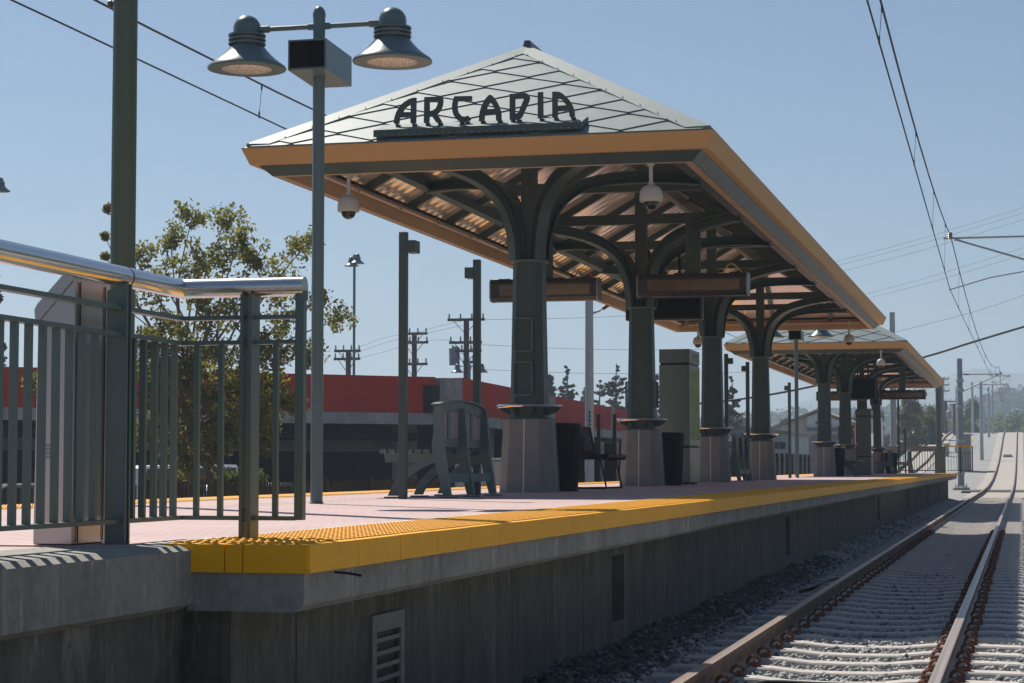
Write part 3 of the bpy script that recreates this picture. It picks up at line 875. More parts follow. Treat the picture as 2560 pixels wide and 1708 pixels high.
# ------------------------------------------------------------------ station name on the roof
SGY = 21.42
sign = thing('station_name_sign', 'dark green metal letters on a shelf above the tan front fascia', 'sign', (CX, SGY, 5.0))
xl = at(936, 340, Y=21.24).x; xr = at(1453, 320, Y=21.24).x
bx = MB()
bx.prism([(xl, 21.225, 4.875), (xl, 21.225, 4.945), (xl, 21.60, 5.07), (xl, 21.60, 5.0)], (xr - xl, 0, 0)); bx.build('sign_shelf', 'flash', sign)
fb = MB(); fb.box(xl - .003, xr + .003, 21.212, 21.222, 4.872, 4.949); fb.build('shelf_front', 'green', sign)
rv = MB()
for k in range(28):
    x = lerp(xl + .05, xr - .05, k / 27); rv.tube([(x, 21.212, 4.892), (x, 21.206, 4.892)], .006, 6)
rv.build('shelf_rivets', 'steel', sign)
ZA = lambda p: (920 + p[0] / 8.393, 210 + p[1] / 8.393)
ZBm = lambda p: (1180 + p[0] / 7.833, 210 + p[1] / 7.833)
LET = [
 (ZA, [(540,830),(541,770),(555,690),(590,590),(645,490),(695,430),(760,375),(850,320),(920,293),(1005,285),(997,822),(890,822),(888,692),(662,700),(650,765),(645,830)], [(722,590),(745,545),(790,490),(840,452),(895,432),(892,588)], [(596, 930), (945, 925)]),
 (ZA, [(1168,815),(1178,275),(1540,262),(1562,295),(1570,350),(1558,450),(1525,535),(1490,585),(1445,628),(1550,800),(1430,808),(1342,680),(1280,685),(1275,815)], [(1283,378),(1463,378),(1456,435),(1420,510),(1355,555),(1283,572)], [(1226, 910), (1486, 915)]),
 (ZA, [(1810,258),(2172,250),(2172,355),(1875,360),(1866,450),(1868,510),(1885,580),(1925,640),(1980,680),(2040,685),(2095,662),(2155,740),(2110,770),(2060,788),(1990,796),(1930,785),(1880,760),(1830,710),(1790,645),(1768,570),(1760,490),(1763,420),(1782,330)], None, [(1942, 905), (2058, 900)]),
 (ZBm, [(133,728),(137,630),(150,540),(180,440),(215,365),(265,285),(320,222),(352,208),(385,222),(440,280),(490,355),(530,440),(556,520),(566,580),(570,712),(470,715),(462,595),(400,603),(350,606),(240,612),(235,728)], [(275,495),(310,410),(355,358),(400,410),(438,485)], [(190, 815), (520, 803)]),
 (ZBm, [(735,697),(735,195),(1050,175),(1090,195),(1118,230),(1125,275),(1116,325),(975,640),(940,678),(890,695)], [(838,292),(1008,280),(1010,310),(905,560),(875,575),(838,578)], [(778, 785), (895, 785)]),
 (ZBm, [(1285,665),(1285,160),(1385,155),(1390,660)], None, [(1340, 750)]),
 (ZBm, [(1570,657),(1568,150),(1700,150),(1760,180),(1830,235),(1900,310),(1950,390),(1985,470),(2002,540),(2008,640),(1910,642),(1903,560),(1895,520),(1675,530),(1670,655)], [(1670,265),(1700,270),(1780,330),(1840,415),(1670,428)], [(1624, 742), (1958, 735)])]
for f, outer, hole, feet in LET:
    P = [at(*f(p), Y=SGY) for p in outer]; H = [[at(*f(p), Y=SGY) for p in hole]] if hole else []
    lt = MB().prism(P, (0, .035, 0), H).build('letter', 'letter' if False else 'green', sign)
    for p in feet:
        q = at(*f(p), Y=SGY); top = at(f(p)[0], f(p)[1] - 14, Y=SGY)
        zb = 4.945 + (SGY + .017 - 21.225) * .38
        b = MB(); b.box(q.x - .012, q.x + .012, SGY + .006, SGY + .03, zb + .001, top.z); b.box(q.x - .012, q.x + .04, SGY + .004, SGY + .032, zb - .006, zb + .010)
        b.build('letter_foot', 'green', lt)
# ------------------------------------------------------------------ lamps
def bell(parent, cx, cy, z):
    """shade, louvred neck, cap and lens of one hanging lamp; z is the rim height"""
    b = MB(); b.lathe([(.331, -.012), (.334, 0), (.325, .016), (.275, .052), (.222, .095), (.178, .142), (.150, .178), (.142, .185)], cx, cy, 40, z)
    sh = b.build('lamp_shade', 'lamp', parent, smooth=True)
    b = MB(); b.lathe([(.112, .18), (.112, .30)], cx, cy, 28, z); b.build('lamp_neck', 'brace', sh, smooth=True)
    b = MB()
    for k in range(3):
        zz = z + .195 + k * .036
        b.lathe([(.12, 0), (.158, .003), (.160, .010), (.158, .018), (.12, .021)], cx, cy, 32, zz)
    for k in range(6):
        a = k * math.pi / 3 + .3; b.tube([(cx + .14 * math.cos(a), cy + .14 * math.sin(a), z + .18), (cx + .14 * math.cos(a), cy + .14 * math.sin(a), z + .3)], .006, 5)
    b.build('lamp_fins', 'lamp', sh, smooth=True)
    b = MB(); b.lathe([(.118, .295), (.118, .335)] + [(.118 * math.cos(a), .335 + .118 * math.sin(a)) for a in [k * math.pi / 16 for k in range(1, 8)]] + [(.004, .453)], cx, cy, 28, z)
    b.build('lamp_cap', 'lamp', sh, smooth=True)
    b = MB(); b.lathe([(.318, -.004), (.318, -.010), (.232, -.010), (.232, -.004)], cx, cy, 36, z); b.build('lamp_trim', 'tan_soffit', sh)
    b = MB(); b.lathe([(.230, -.006), (.2, -.016), (.12, -.026), (.02, -.03)], cx, cy, 32, z); b.build('lamp_lens', 'lens', sh, smooth=True)
def lamp_post(label, x, y, z0, rim, dx=.645, r=.051, ax=(1, 0, 0), box=False, group='twin bell lamp posts', simple=False):
    t = thing('lamp_post', label, 'lamp post', (x, y, z0), group)
    ax = Vector(ax).normalized()
    b = MB(); b.lathe([(r * 1.12, 0), (r * 1.12, .015), (r, .02), (r, rim + .40 - z0), (r * 1.08, rim + .405 - z0), (r * 1.08, rim + .43 - z0), (r * .9, rim + .465 - z0), (r * .5, rim + .49 - z0), (.003, rim + .498 - z0)], x, y, 18, z0)
    b.build('pole', 'lamp', t, smooth=True)
    for s in (-1, 1):
        a = Vector((x, y, rim + .325)) + ax * (s * r * .9); c = Vector((x, y, rim + .325)) + ax * (s * (dx - .11))
        m_ = MB(); m_.tube([a, c], .021, 10); m_.tube([c - ax * (s * .09), c + ax * (s * .012)], .031, 12); m_.tube([a - ax * (s * .01), a + ax * (s * .05)], .029, 12)
        m_.build('arm', 'lamp', t, smooth=True)
        p = Vector((x, y, 0)) + ax * (s * dx)
        bell(t, p.x, p.y, rim)
    if box:
        s_ = MB()
        s_.loft([[(x + a, yy, zz) for a, zz in ((-w, lo), (w, lo), (w, hi), (-w, hi))] for yy, w, lo, hi in ((y - .30, .166, 4.575, 4.828), (y + .37, .166, 4.545, 4.80))])
        bx_ = s_.build('speaker_box', 'lamp', t)
        f_ = MB(); f_.box(x - .150, x + .150, y - .306, y - .301, 4.592, 4.812); f_.build('speaker_grille', 'matteblack', bx_)
    return t
lamp1 = lamp_post('nearest twin bell lamp post with black fronted box below its arms', CX, 16.26, PZ, 4.672, box=True)
lamp2 = dup(lamp1, (CX, 54.0, PZ), 'twin bell lamp post with a box standing in the gap between the canopies')
# parking lot lamps
def lot_lamp(label, px, py_rim, z, dx, ax=(1, 0, 0), s=1.0):
    p = at(px, py_rim, Y=z); return lamp_post(label, p.x, p.y, 2.645, p.z, dx, .06, ax, group='parking lot lamps')
lot_lamp('tall parking lot lamp with two bells above the red parapet, left of the sign posts', 886, 662, 90, .645, (.5, -.87, 0))
lot_lamp('low parking lot lamp whose bells peek over the red parapet behind a green post', 1174, 931, 104, .645, (1, .12, 0))
lot_lamp('parking lot lamp with one bell at the left edge of the view', -46, 479, 61, .645, (1, .05, 0))
# ------------------------------------------------------------------ security cameras
def dome_cam(label, x, y, z, ztop):
    t = thing('dome_camera', label, 'security camera', (x, y, z), 'dome cameras under the canopies')
    b = MB(); b.lathe([(.115, .0), (.122, .012), (.124, .05), (.118, .11), (.095, .155), (.055, .178), (.035, .182)], x, y, 24, z); b.build('housing', 'cream', t, smooth=True)
    b = MB(); b.lathe([(.082 * math.cos(a), -.082 * math.sin(a)) for a in [k * math.pi / 14 for k in range(7)]] + [(.004, -.082)], x, y, 20, z); b.build('dome', 'smoke', t, smooth=True)
    b = MB(); b.tube([(x, y, z + .18), (x, y, ztop)], .021, 10); b.tube([(x, y, ztop - .03), (x, y, ztop)], .04, 10); b.tube([(x, y, z + .17), (x, y, z + .21)], .034, 10); b.build('stem', 'cream', t, smooth=True)
    return t
cA = dome_cam('cream dome camera hanging from the left front corner of the nearest canopy', -7.17, 21.5, 4.10, 4.525)
cB = dome_cam('cream dome camera hanging beside the right front corner of the nearest canopy', -3.79, 21.5, 4.105, 4.525)
cC = dome_cam('cream dome camera under the far left corner of the nearest canopy', -7.40, 48.3, 4.17, 4.66)
cD = dome_cam('cream dome camera under the far right corner of the nearest canopy', -3.86, 48.3, 4.17, 4.66)
for c, l, dy in ((cA, 'cream dome camera at the left front corner of the farther canopy', OFF), (cB, 'cream dome camera at the right front corner of the farther canopy', OFF - 1.0), (cC, 'cream dome camera under the far left corner of the farther canopy', OFF), (cD, 'cream dome camera under the far right corner of the farther canopy', OFF)):
    dup(c, c.location + Vector((0, dy, 0)), l)
# ------------------------------------------------------------------ message signs and monitors
def led_sign(label, px0, px1, py0, py1, y, cable='orange'):
    a = at(px0, py1, Y=y); b_ = at(px1, py0, Y=y); x0, x1 = a.x, b_.x; zc = (at((px0 + px1) / 2, (py0 + py1) / 2, Y=y)).z; hh = .165; d = .16
    t = thing('message_sign', label, 'message sign', ((x0 + x1) / 2, y, zc - hh), 'hanging message signs')
    pr = [(-d, -hh + .05), (-d * .7, -hh), (d * .7, -hh), (d, -hh + .05), (d, hh - .06), (d * .75, hh), (-d * .75, hh), (-d, hh - .06)]
    m_ = MB(); m_.loft([[(x, y + a_, zc + b2) for a_, b2 in pr] for x in (x0 + .02, x1 - .02)]); m_.build('housing', 'dark', t)
    for xa, xb in ((x0, x0 + .021), (x1 - .021, x1)):
        e = MB(); e.loft([[(x, y + a_ * 1.04, zc + b2 * 1.04) for a_, b2 in pr] for x in (xa, xb)]); e.build('end_plate', 'galv', t)
    w = MB(); w.box(x0 + .16, x1 - .12, y - d - .004, y - d + .01, zc - .085, zc + .075); w.build('display_window', 'board', t)
    w = MB(); w.box(x0 + .16, x1 - .12, y + d - .01, y + d + .004, zc - .085, zc + .075); w.build('display_window', 'board', t)
    for k in range(4):
        x = lerp(x0 + .2, x1 - .2, k / 3); tp = MB(); tp.box(x - .09, x + .09, y - .05, y + .05, zc + hh - .004, zc + hh + .018); tp.build('top_clip', 'dark', t)
    xm = (x0 + x1) / 2; zb = 3.97
    h_ = MB(); h_.box(xm - .6, xm + .6, y - .06, y + .06, zb, zb + .115); h_.build('hanger_bar', 'green', t)
    h_ = MB(); h_.box(xm - .11, xm + .11, y - .05, y + .05, zb + .115, 5.06); h_.build('hanger_post', 'green', t)
    for s in (-.42, .03, .42):
        r_ = MB(); x = xm + s; r_.tube([(x, y, zc + hh), (x, y, zb)], .022, 8); r_.tube([(x, y, zc + hh + .02), (x, y, zc + hh + .045)], .035, 8); r_.tube([(x, y, zb - .02), (x, y, zb - .001)], .05, 8); r_.build('hanger_rod', 'black', t)
    cbx = MB(); cbx.tube(smooth_line([(xm + .1, y - .065, zb + .05), (xm + .35, y - .09, zb - .02), (xm + .55, y - .06, zc + hh + .14), (x1 - .1, y - .02, zc + hh + .02)], 6), .011, 6); cbx.build('cable', cable, t)
    return t
s1 = led_sign('dark message sign half hidden behind the nearest canopy column', 1230, 1499, 700, 752, 30.4, 'orange')
s2 = led_sign('dark message sign on the track side of the nearest canopy', 1596, 1872, 684, 744, 30.4, 'yellow_cable')
dup(s1, s1.location + Vector((.55, 45.6, -.12)), 'dark message sign half hidden behind columns of the farther canopy')
dup(s2, s2.location + Vector((.55, 45.6, -.12)), 'dark message sign on the track side of the farther canopy')
def monitor(label, px0, px1, py0, py1, y):
    x0 = at(px0, py0, Y=y).x; x1 = at(px1, py0, Y=y).x; z0 = at(px0, py1, Y=y).z; z1 = at(px0, py0, Y=y).z
    t = thing('information_screen', label, 'screen', ((x0 + x1) / 2, y, z0), 'hanging information screens')
    b = MB(); b.box(x0, x1, y - .09, y + .09, z0, z1); b.build('case', 'dark', t, bevel=.012)
    b = MB(); b.box(x0 + .04, x1 - .04, y - .095, y - .091, z0 + .04, z1 - .04); b.build('screen_glass', 'screen', t)
    for x in (lerp(x0, x1, .3), lerp(x0, x1, .7)): b = MB(); b.tube([(x, y, z1), (x, y, 4.93)], .025, 8); b.build('hanger_rod', 'black', t)
    return t
m1 = monitor('wide black screen hanging behind the second column of the nearest canopy', 1566, 1757, 745, 803, 34.1)
m2 = monitor('squarish black screen hanging under the farther canopy', 2124, 2190, 946, 999, 70.3)
# ------------------------------------------------------------------ benches
def slab_bench(label, x, y):
    """x: foot of the back posts, y: near end; the seat reaches towards -x"""
    t = thing('slatted_bench', label, 'bench', (x - .25, y + .88, PZ), 'green slatted benches')
    k = .000689
    q = lambda px, py: ((px - 1035) * k, (1490 - py) * k)
    post = [q(855, 212), (-.06, q(0, 212)[1]), q(962, 430), q(985, 700), q(1000, 900), q(1045, 1180), q(1088, 1475), q(985, 1475), q(880, 1080), q(822, 860), q(812, 780), q(840, 560)]
    leg = [q(170, 1475), q(225, 1345), q(300, 1230), q(400, 1125), q(520, 1035), q(600, 1000), q(135, 1004), q(108, 882), q(850, 882), q(880, 1002), q(760, 1040), q(640, 1105), q(500, 1210), q(390, 1320), q(320, 1410), q(295, 1475)]
    for yy in (y, y + .88, y + 1.76):
        for nm, pl_, th in (('back_post', post, .07), ('seat_leg', leg, .06)):
            b = MB(); b.prism([(x + a, yy - th / 2, PZ + .012 + z) for a, z in pl_], (0, th, 0)); b.build(nm, 'green_light', t)
        f = MB(); f.box(x - .62, x - .46, yy - .07, yy + .07, PZ, PZ + .014); f.box(x - .07, x + .09, yy - .07, yy + .07, PZ, PZ + .014)
        f.build('foot_plate', 'green_light', t)
    for i in range(6):
        x0 = x - .672 + i * .0875
        b = MB(); b.box(x0, x0 + .074, y - .06, y + 1.82, PZ + .435, PZ + .478); b.build('seat_slat', 'green_light', t, bevel=.006)
    xb = x - .135
    arch = lambda f: .90 + .062 * (1 - (2 * f - 1) ** 2)
    b = MB(); n = 14; outer = [(f / n) for f in range(n + 1)]
    poly = [(xb, y - .03 + f * 1.82, PZ + arch(f)) for f in outer] + [(xb, y + 1.79, PZ + .50), (xb, y - .03, PZ + .50)]
    holes = []
    for i in range(4):
        f0 = .05 + i * .23 + (.02 if i > 1 else 0); f1 = f0 + .185
        holes.append([(xb, y - .03 + f0 * 1.82, PZ + .585), (xb, y - .03 + f1 * 1.82, PZ + .585), (xb, y - .03 + f1 * 1.82, PZ + arch(f1) - .10), (xb, y - .03 + f0 * 1.82, PZ + arch(f0) - .10)])
    b.prism(poly, (.03, 0, 0), holes); b.build('backrest', 'green_light', t)
    cpb = MB()
    cpb.loft([[(xb - .028, y - .03 + f * 1.82, PZ + arch(f) + .001), (xb + .06, y - .03 + f * 1.82, PZ + arch(f) + .001), (xb + .06, y - .03 + f * 1.82, PZ + arch(f) + .016), (xb - .028, y - .03 + f * 1.82, PZ + arch(f) + .016)] for f in outer]); cpb.build('top_rail', 'green_light', t)
    for h_ in holes:
        pn = MB(); pn.prism([(xb + .010, p[1] + (-.006 if i in (0, 3) else .006), p[2] + (-.006 if i < 2 else .006)) for i, p in enumerate(h_)], (.008, 0, 0)); pn.build('back_panel', 'pinkpanel', t)
    st = MB(); st.box(x - .02, x + .0, y + .036, y + 1.724, PZ + .15, PZ + .24); st.build('stretcher', 'green_light', t)
    for yy in (y + .44, y + 1.32):
        a = MB(); a.tube(smooth_line([(x - .27, yy, PZ + .47), (x - .27, yy, PZ + .515), (x - .25, yy, PZ + .535), (x - .15, yy, PZ + .535), (x - .1, yy, PZ + .535)], 4), .008, 6); a.build('armrest', 'galv', t)
    return t
b1 = slab_bench('green slatted bench with arched back between two green posts near the first column', -5.40, 19.25)
dup(b1, (-5.72, 41.9, PZ), 'green slatted bench with arched back deep under the nearest canopy')
dup(b1, (-5.2, 63.9, PZ), 'green slatted bench half hidden behind the first column of the farther canopy', 3.1416)
dup(b1, (-5.25, 83.5, PZ), 'green slatted bench beside the black bin of the farther canopy')
dup(b1, (-4.75, 88.3, PZ), 'green slatted bench at the platform end by the railing')
def wire_bench(label, x, y):
    t = thing('wire_bench', label, 'bench', (x, y + .65, PZ))
    ln = 1.25
    b = MB(); top = .84; n = 22
    for k in range(n + 1):
        yy = y + ln * k / n
        b.tube(smooth_line([(x - .10, yy, PZ + top), (x - .06, yy, PZ + .62), (x - .02, yy, PZ + .49), (x + .08, yy, PZ + .45)], 3), .0055, 5)
    b.build('back_rods', 'black', t)
    s = MB()
    for k in range(n + 1):
        yy = y + ln * k / n; s.tube([(x + .08, yy, PZ + .45), (x + .36, yy, PZ + .465), (x + .40, yy, PZ + .44)], .0055, 5)
    s.build('seat_rods', 'black', t)
    fr_ = MB(); fr_.tube([(x - .10, y - .01, PZ + top), (x - .10, y + ln + .01, PZ + top)], .016, 8); fr_.tube([(x + .40, y - .01, PZ + .44), (x + .40, y + ln + .01, PZ + .44)], .022, 8)
    fr_.tube([(x, y - .01, PZ + .44), (x, y + ln + .01, PZ + .44)], .016, 8)
    for yy in (y, y + ln): fr_.bar((x - .02, yy, PZ + .43), (x + .40, yy, PZ + .43), .03, .07); fr_.tube([(x - .1, yy, PZ + top), (x - .03, yy, PZ + .5)], .014, 8)
    fr_.build('frame', 'black', t)
    for yy in (y + .08, y + ln - .08):
        l_ = MB(); l_.tube(smooth_line([(x + .28, yy, PZ + .43), (x + .36, yy, PZ + .05), (x + .33, yy, PZ + .012), (x + .05, yy, PZ + .014), (x - .25, yy, PZ + .012), (x - .29, yy, PZ + .05), (x - .16, yy, PZ + .43)], 4), .012, 6); l_.build('hairpin_leg', 'black', t)
    return t
wire_bench('black wire bench on hairpin legs behind the round black bin', -5.74, 26.9)
# ------------------------------------------------------------------ bins
def bin_(label, x, y):
    t = thing('litter_bin', label, 'bin', (x, y, PZ), 'round black bins')
    b = MB(); n = 56; rings = []
    for z, r in ((.02, .232), (.10, .236), (.70, .262), (.745, .268)):
        rings.append([(x + (r - (.010 if k % 2 else 0)) * math.cos(2 * math.pi * k / n), y + (r - (.010 if k % 2 else 0)) * math.sin(2 * math.pi * k / n), PZ + z) for k in range(n)])
    b.loft(rings); b.build('body', 'black', t)
    b = MB(); b.lathe([(.268, .745), (.282, .75), (.285, .80), (.272, .835), (.2, .845), (.19, .80), (.02, .79)], x, y, 40, PZ); b.build('rim', 'black', t, smooth=True)
    b = MB(); b.lathe([(.242, 0), (.244, .03), (.236, .045)], x, y, 32, PZ); b.build('base_ring', 'black', t, smooth=True)
    return t
bn = bin_('round black bin standing behind the nearest column pedestal', -5.565, 24.95)
dup(bn, (-5.50, 32.6, PZ), 'round black bin between the second column and the steel cabinet')
dup(bn, (-5.42, 62.6, PZ), 'round black bin behind the first pedestal of the farther canopy')
dup(bn, (-5.15, 84.9, PZ), 'round black bin at the last column of the farther canopy')
# ------------------------------------------------------------------ cabinets
def cabinet_(label, x0, y0):
    t = thing('map_cabinet', label, 'cabinet', (x0 + .25, y0 + .6, PZ), 'steel map cabinets')
    x1 = x0 + .52; y1 = y0 + 1.12
    b = MB(); b.box(x0 + .06, x1 - .04, y0 + .06, y0 + .32, PZ, PZ + .03); b.box(x0 + .06, x1 - .04, y1 - .4, y1 - .08, PZ, PZ + .03); b.build('plinth', 'black', t)
    b = MB(); b.box(x0, x1, y0, y1, PZ + .03, PZ + .62); b.build('lower_case', 'cabinet', t, bevel=.008)
    b = MB(); b.box(x0 + .02, x1 - .02, y0 + .02, y1 - .02, PZ + .62, PZ + .645); b.build('shadow_gap', 'black', t)
    b = MB(); b.box(x0, x1, y0, y1, PZ + .645, PZ + 2.02); b.build('main_case', 'cabinet', t, bevel=.008)
    b = MB(); b.box(x0 + .02, x1 - .02, y0 + .02, y1 - .02, PZ + 2.02, PZ + 2.045); b.build('shadow_gap', 'black', t)
    b = MB(); b.box(x0, x1, y0, y1, PZ + 2.045, PZ + 2.28); b.build('top_case', 'cabinet', t, bevel=.008)
    b = MB(); b.box(x1 - .004, x1 + .006, y0 + .1, y1 - .06, PZ + .75, PZ + 1.95); b.build('glass_door', 'mirror', t)
    b = MB(); b.box(x1 - .004, x1 + .004, y0 + .35, y1 - .12, PZ + 2.09, PZ + 2.22); b.build('badge_panel', 'smoke', t)
    b = MB(); b.lathe([(.012, 0), (.012, .01)], 0, 0, 10, 0); b.v = [(x0 + .3 + p[0], y0 - p[2] - .001, PZ + .36 + p[1]) for p in b.v]; b.build('lock', 'black', t)
    b = MB(); b.box(x1 - .004, x1 + .003, y0 + .2, y1 - .3, PZ + .18, PZ + .52); b.build('service_door', 'cabinet', t)
    return t
def mirror_mat():
    m, n, b = newmat('green_tinted_glass'); b.inputs['Base Color'].default_value = (.55, .62, .55, 1); b.inputs['Metallic'].default_value = .85
    f = noise(n, coords(n), 2.5, 2); b.inputs['Roughness'].default_value = .05; bump(n, b, f, .08, .02)
    return m
M['mirror'] = mirror_mat()
k1 = cabinet_('tall steel map cabinet with a glass side under the nearest canopy', -5.93, 34.35)
dup(k1, k1.location + Vector((.35, 37.9, 0)), 'tall steel map cabinet with a glass side under the farther canopy')
# ------------------------------------------------------------------ slim sign posts
def sign_post(label, y, side, x=CX, ztop=3.53):
    t = thing('sign_post', label, 'post', (x, y, PZ), 'square green posts along the platform')
    b = MB(); b.box(x - .038, x + .038, y - .038, y + .038, PZ, ztop); b.build('post', 'green', t, bevel=.006)
    b = MB(); b.box(min(x, x + side * .09) if True else 0, max(x, x + side * .09), y - .05, y + .12, ztop - .2, ztop - .085)
    b.v = [(p[0] + side * .037, p[1], p[2]) for p in b.v]; b.build('mounting_tab', 'green', t)
    return t
sign_post('square green post with a tab on the right, in front of the first bench', 18.72, 1)
sign_post('square green post with a tab on the left, behind the first bench', 21.45, -1)
sign_post('square green post left of the third column, beyond the steel cabinet', 40.8, 1)
sign_post('square green post between the third and fourth columns of the nearest canopy', 44.1, -1)
sign_post('square green post just behind the lamp post in the gap between canopies', 53.3, -1, -5.80, 3.45)
sign_post('square green post beside the last columns of the farther canopy', 88.0, 1, -5.02, 4.6)
sign_post('short square green post next to the grey pole at the platform end', 90.0, -1, -4.85, 2.9)
# ------------------------------------------------------------------ near railing
rl_t = thing('guard_railing', 'green guard railing with thick steel handrail at the near platform corner', 'railing', (-3.53, 7.8, PZ))
RX = -3.53; RY = 8.30; HZ = 2.071
hr = MB(); hr.tube([(RX, -2.0, HZ), (RX, 7.72, HZ)], .042, 20); hr.tube([(RX, 7.728, HZ), (RX, RY - .01, HZ), (RX + .012, RY, HZ), (-2.962, RY, HZ)], .042, 20); hr.build('handrail', 'steel_rail', rl_t, smooth=True)
hb = MB(); hb.tube([(RX, 7.7195, HZ), (RX, 7.7285, HZ)], .0425, 20); hb.build('handrail_joint', 'black', rl_t)
for z in (1.941, 1.834, 1.083):
    b = MB(); b.box(RX - .023, RX + .023, -2, RY - .023, z - .009, z + .009); b.box(RX - .023, -2.999, RY - .0229, RY + .023, z - .009, z + .009); b.build('rail_bar', 'green_rail', rl_t)
for y in [7.45 - .111 * i for i in range(0, 70)] + [7.81, 7.915, 8.03, 8.13, 8.236]:
    if any(abs(y - p) < .05 for p in (5.4, 3.0, .6)): continue
    b = MB(); b.box(RX - .013, RX + .013, y - .011, y + .011, 1.083, 1.834); b.build('baluster', 'green_rail', rl_t)
for x in (-3.45, -3.34, -3.09):
    b = MB(); b.box(x - .011, x + .011, RY - .011, RY + .011, 1.083, 1.834); b.build('baluster', 'green_rail', rl_t)
for y in (7.68, 5.4, 3.0, .6):
    b = MB()
    for dy in (-.024, .012):
        b.prism([(RX - .045, y + dy, PZ), (RX + .042, y + dy, PZ), (RX + .042, y + dy, HZ - .03), (RX + .01, y + dy, HZ - .036), (RX - .045, y + dy, HZ - .06)], (0, .013, 0))
    b.box(RX - .04, RX + .03, y - .0109, y + .0119, 1.07, 1.12); b.box(RX - .04, RX + .03, y - .0109, y + .0119, 1.82, 1.85); b.build('post', 'green_rail', rl_t)
b = MB(); x = -3.21
for dx in (-.026, .012): b.box(x + dx, x + dx + .014, RY - .05, RY + .05, PZ + .004, HZ - .03)
b.box(x - .0119, x + .0119, RY - .035, RY + .04, 1.07, 1.12); b.box(x - .0119, x + .0119, RY - .035, RY + .04, 1.82, 1.85); b.build('post', 'green_rail', rl_t)
b = MB(); b.box(-2.998, -2.960, RY - .02, RY + .02, 1.076, HZ - .03); b.build('end_post', 'green_rail', rl_t)
b = MB(); b.tube([(-2.979, RY, HZ - .06), (-2.979, RY, HZ - .02)], .03, 10); b.build('saddle', 'green_rail', rl_t)
# ------------------------------------------------------------------ fare validator behind the railing
vt = thing('fare_validator', 'stainless steel fare post with slanted top behind the near railing', 'fare post', (-3.77, 7.7, PZ))
VX = .03
b = MB(); b.prism([(VX - 3.855, 7.53, PZ + .002), (VX - 3.685, 7.53, PZ + .002), (VX - 3.685, 7.53, 2.055), (VX - 3.845, 7.53, 1.88)], (0, .33, 0)); b.build('body', 'steel', vt, bevel=.004)
b = MB(); b.prism([(VX - 3.855, 7.525, 1.862), (VX - 3.688, 7.525, 2.045), (VX - 3.688, 7.525, 2.10), (VX - 3.72, 7.525, 2.088), (VX - 3.85, 7.525, 1.952), (VX - 3.862, 7.525, 1.93)], (0, .34, 0)); b.build('slanted_lid', 'steel', vt, bevel=.004)
b = MB()
for k in range(4): b.box(VX - 3.81, VX - 3.775, 7.522, 7.531, 1.335 + k * .016, 1.344 + k * .016)
b.build('vent_slots', 'galv', vt)
b = MB(); b.box(VX - 3.683, VX - 3.680, 7.57, 7.575, PZ + .01, 2.04); b.box(VX - 3.683, VX - 3.680, 7.80, 7.805, PZ + .01, 2.04); b.build('side_seams', 'black', vt)
# ------------------------------------------------------------------ big olive pole at left
op = thing('catenary_mast', 'thick olive green pole rising out of view behind the near railing', 'mast', (-6.93, 15.3, PZ), 'overhead line masts')
pp = at(300, 1262, Y=15.3); op.location = (pp.x, 15.3, PZ)
b = MB(); b.lathe([(.118, 0), (.118, .02), (.102, .03), (.099, 3.0), (.090, 7.5), (.088, 7.8), (.02, 7.86)], pp.x, 15.3, 28, PZ); b.build('pole', 'olive', op, smooth=True)
b = MB(); q = at(274, 12, Y=15.3); b.tube([(pp.x - .05, 15.3, q.z + .01), (q.x, 15.3, q.z + .006)], .022, 8); b.tube([(q.x - .004, 15.3, q.z + .004), (q.x + .02, 15.3, q.z + .006)], .034, 10); b.build('bracket', 'olive', op)
# ------------------------------------------------------------------ overhead wires
def catenary(label, xc, z0, pts_m, y0, y1, drops, arms=()):
    t = thing('overhead_line', label, 'overhead line', (xc, 0, z0), 'overhead lines above the tracks')
    def mz(y): return interp(y, pts_m)
    c = MB(); ys = np.arange(y0, y1 + .1, 4.0)
    c.tube([(xl_(xc, y), y, z0 + max(0, grade(y) - 0)) for y in ys], .0095, 6); c.build('contact_wire', 'wire', t)
    m_ = MB(); m_.tube([(xl_(xc, y) + .03, y, mz(y) + grade(y)) for y in np.arange(y0, y1 + .1, 2.0)], .012, 6); m_.build('messenger_wire', 'wire', t)
    for y in drops:
        d = MB(); x = xl_(xc, y); d.tube([(x, y, z0 + grade(y)), (x + .03, y, mz(y) + grade(y))], .0035, 5)
        for xx, zz in ((x, z0 + grade(y)), (x + .03, mz(y) + grade(y) - .05)): d.tube([(xx, y, zz - .02), (xx, y, zz + .06)], .011, 5)
        d.build('dropper', 'wire', t)
    return t
def xl_(xc, y):        # the contact wire swings gently from side to side
    return xc + interp(y, [(0, .1), (18, 0), (50.5, -.32), (82, -.15), (120, .1), (180, -.1), (260, .1)])
def msg(sp):           # parabola between supports
    out = []
    for (a, b, lo) in sp:
        for k in range(13):
            f = k / 12; s = (2 * f - 1) ** 2; out.append((a + (b - a) * f, lo + (6.80 - lo) * s))
    return out
MS = msg([(-12, 50.5, 5.86), (50.5, 118, 5.80), (118, 180, 6.0), (180, 240, 6.1), (240, 300, 6.1)])
catenary('overhead wire pair above the near track at the right', -1.29, 5.50, MS, -10, 262, [10, 14, 20.5, 29.0, 37, 45, 56, 65, 75, 86, 97, 108, 124, 134, 145, 156, 168, 190, 205, 222])
catenary('overhead wire pair above the far track at the upper left', -8.9, 5.55, [(y + (0 if y > 40 else 0), z + (.06)) for y, z in MS], -10, 262, [8, 14, 23.4, 33, 42, 56, 65, 75, 86, 97, 108, 124, 134, 145, 156, 168, 190, 205, 222])
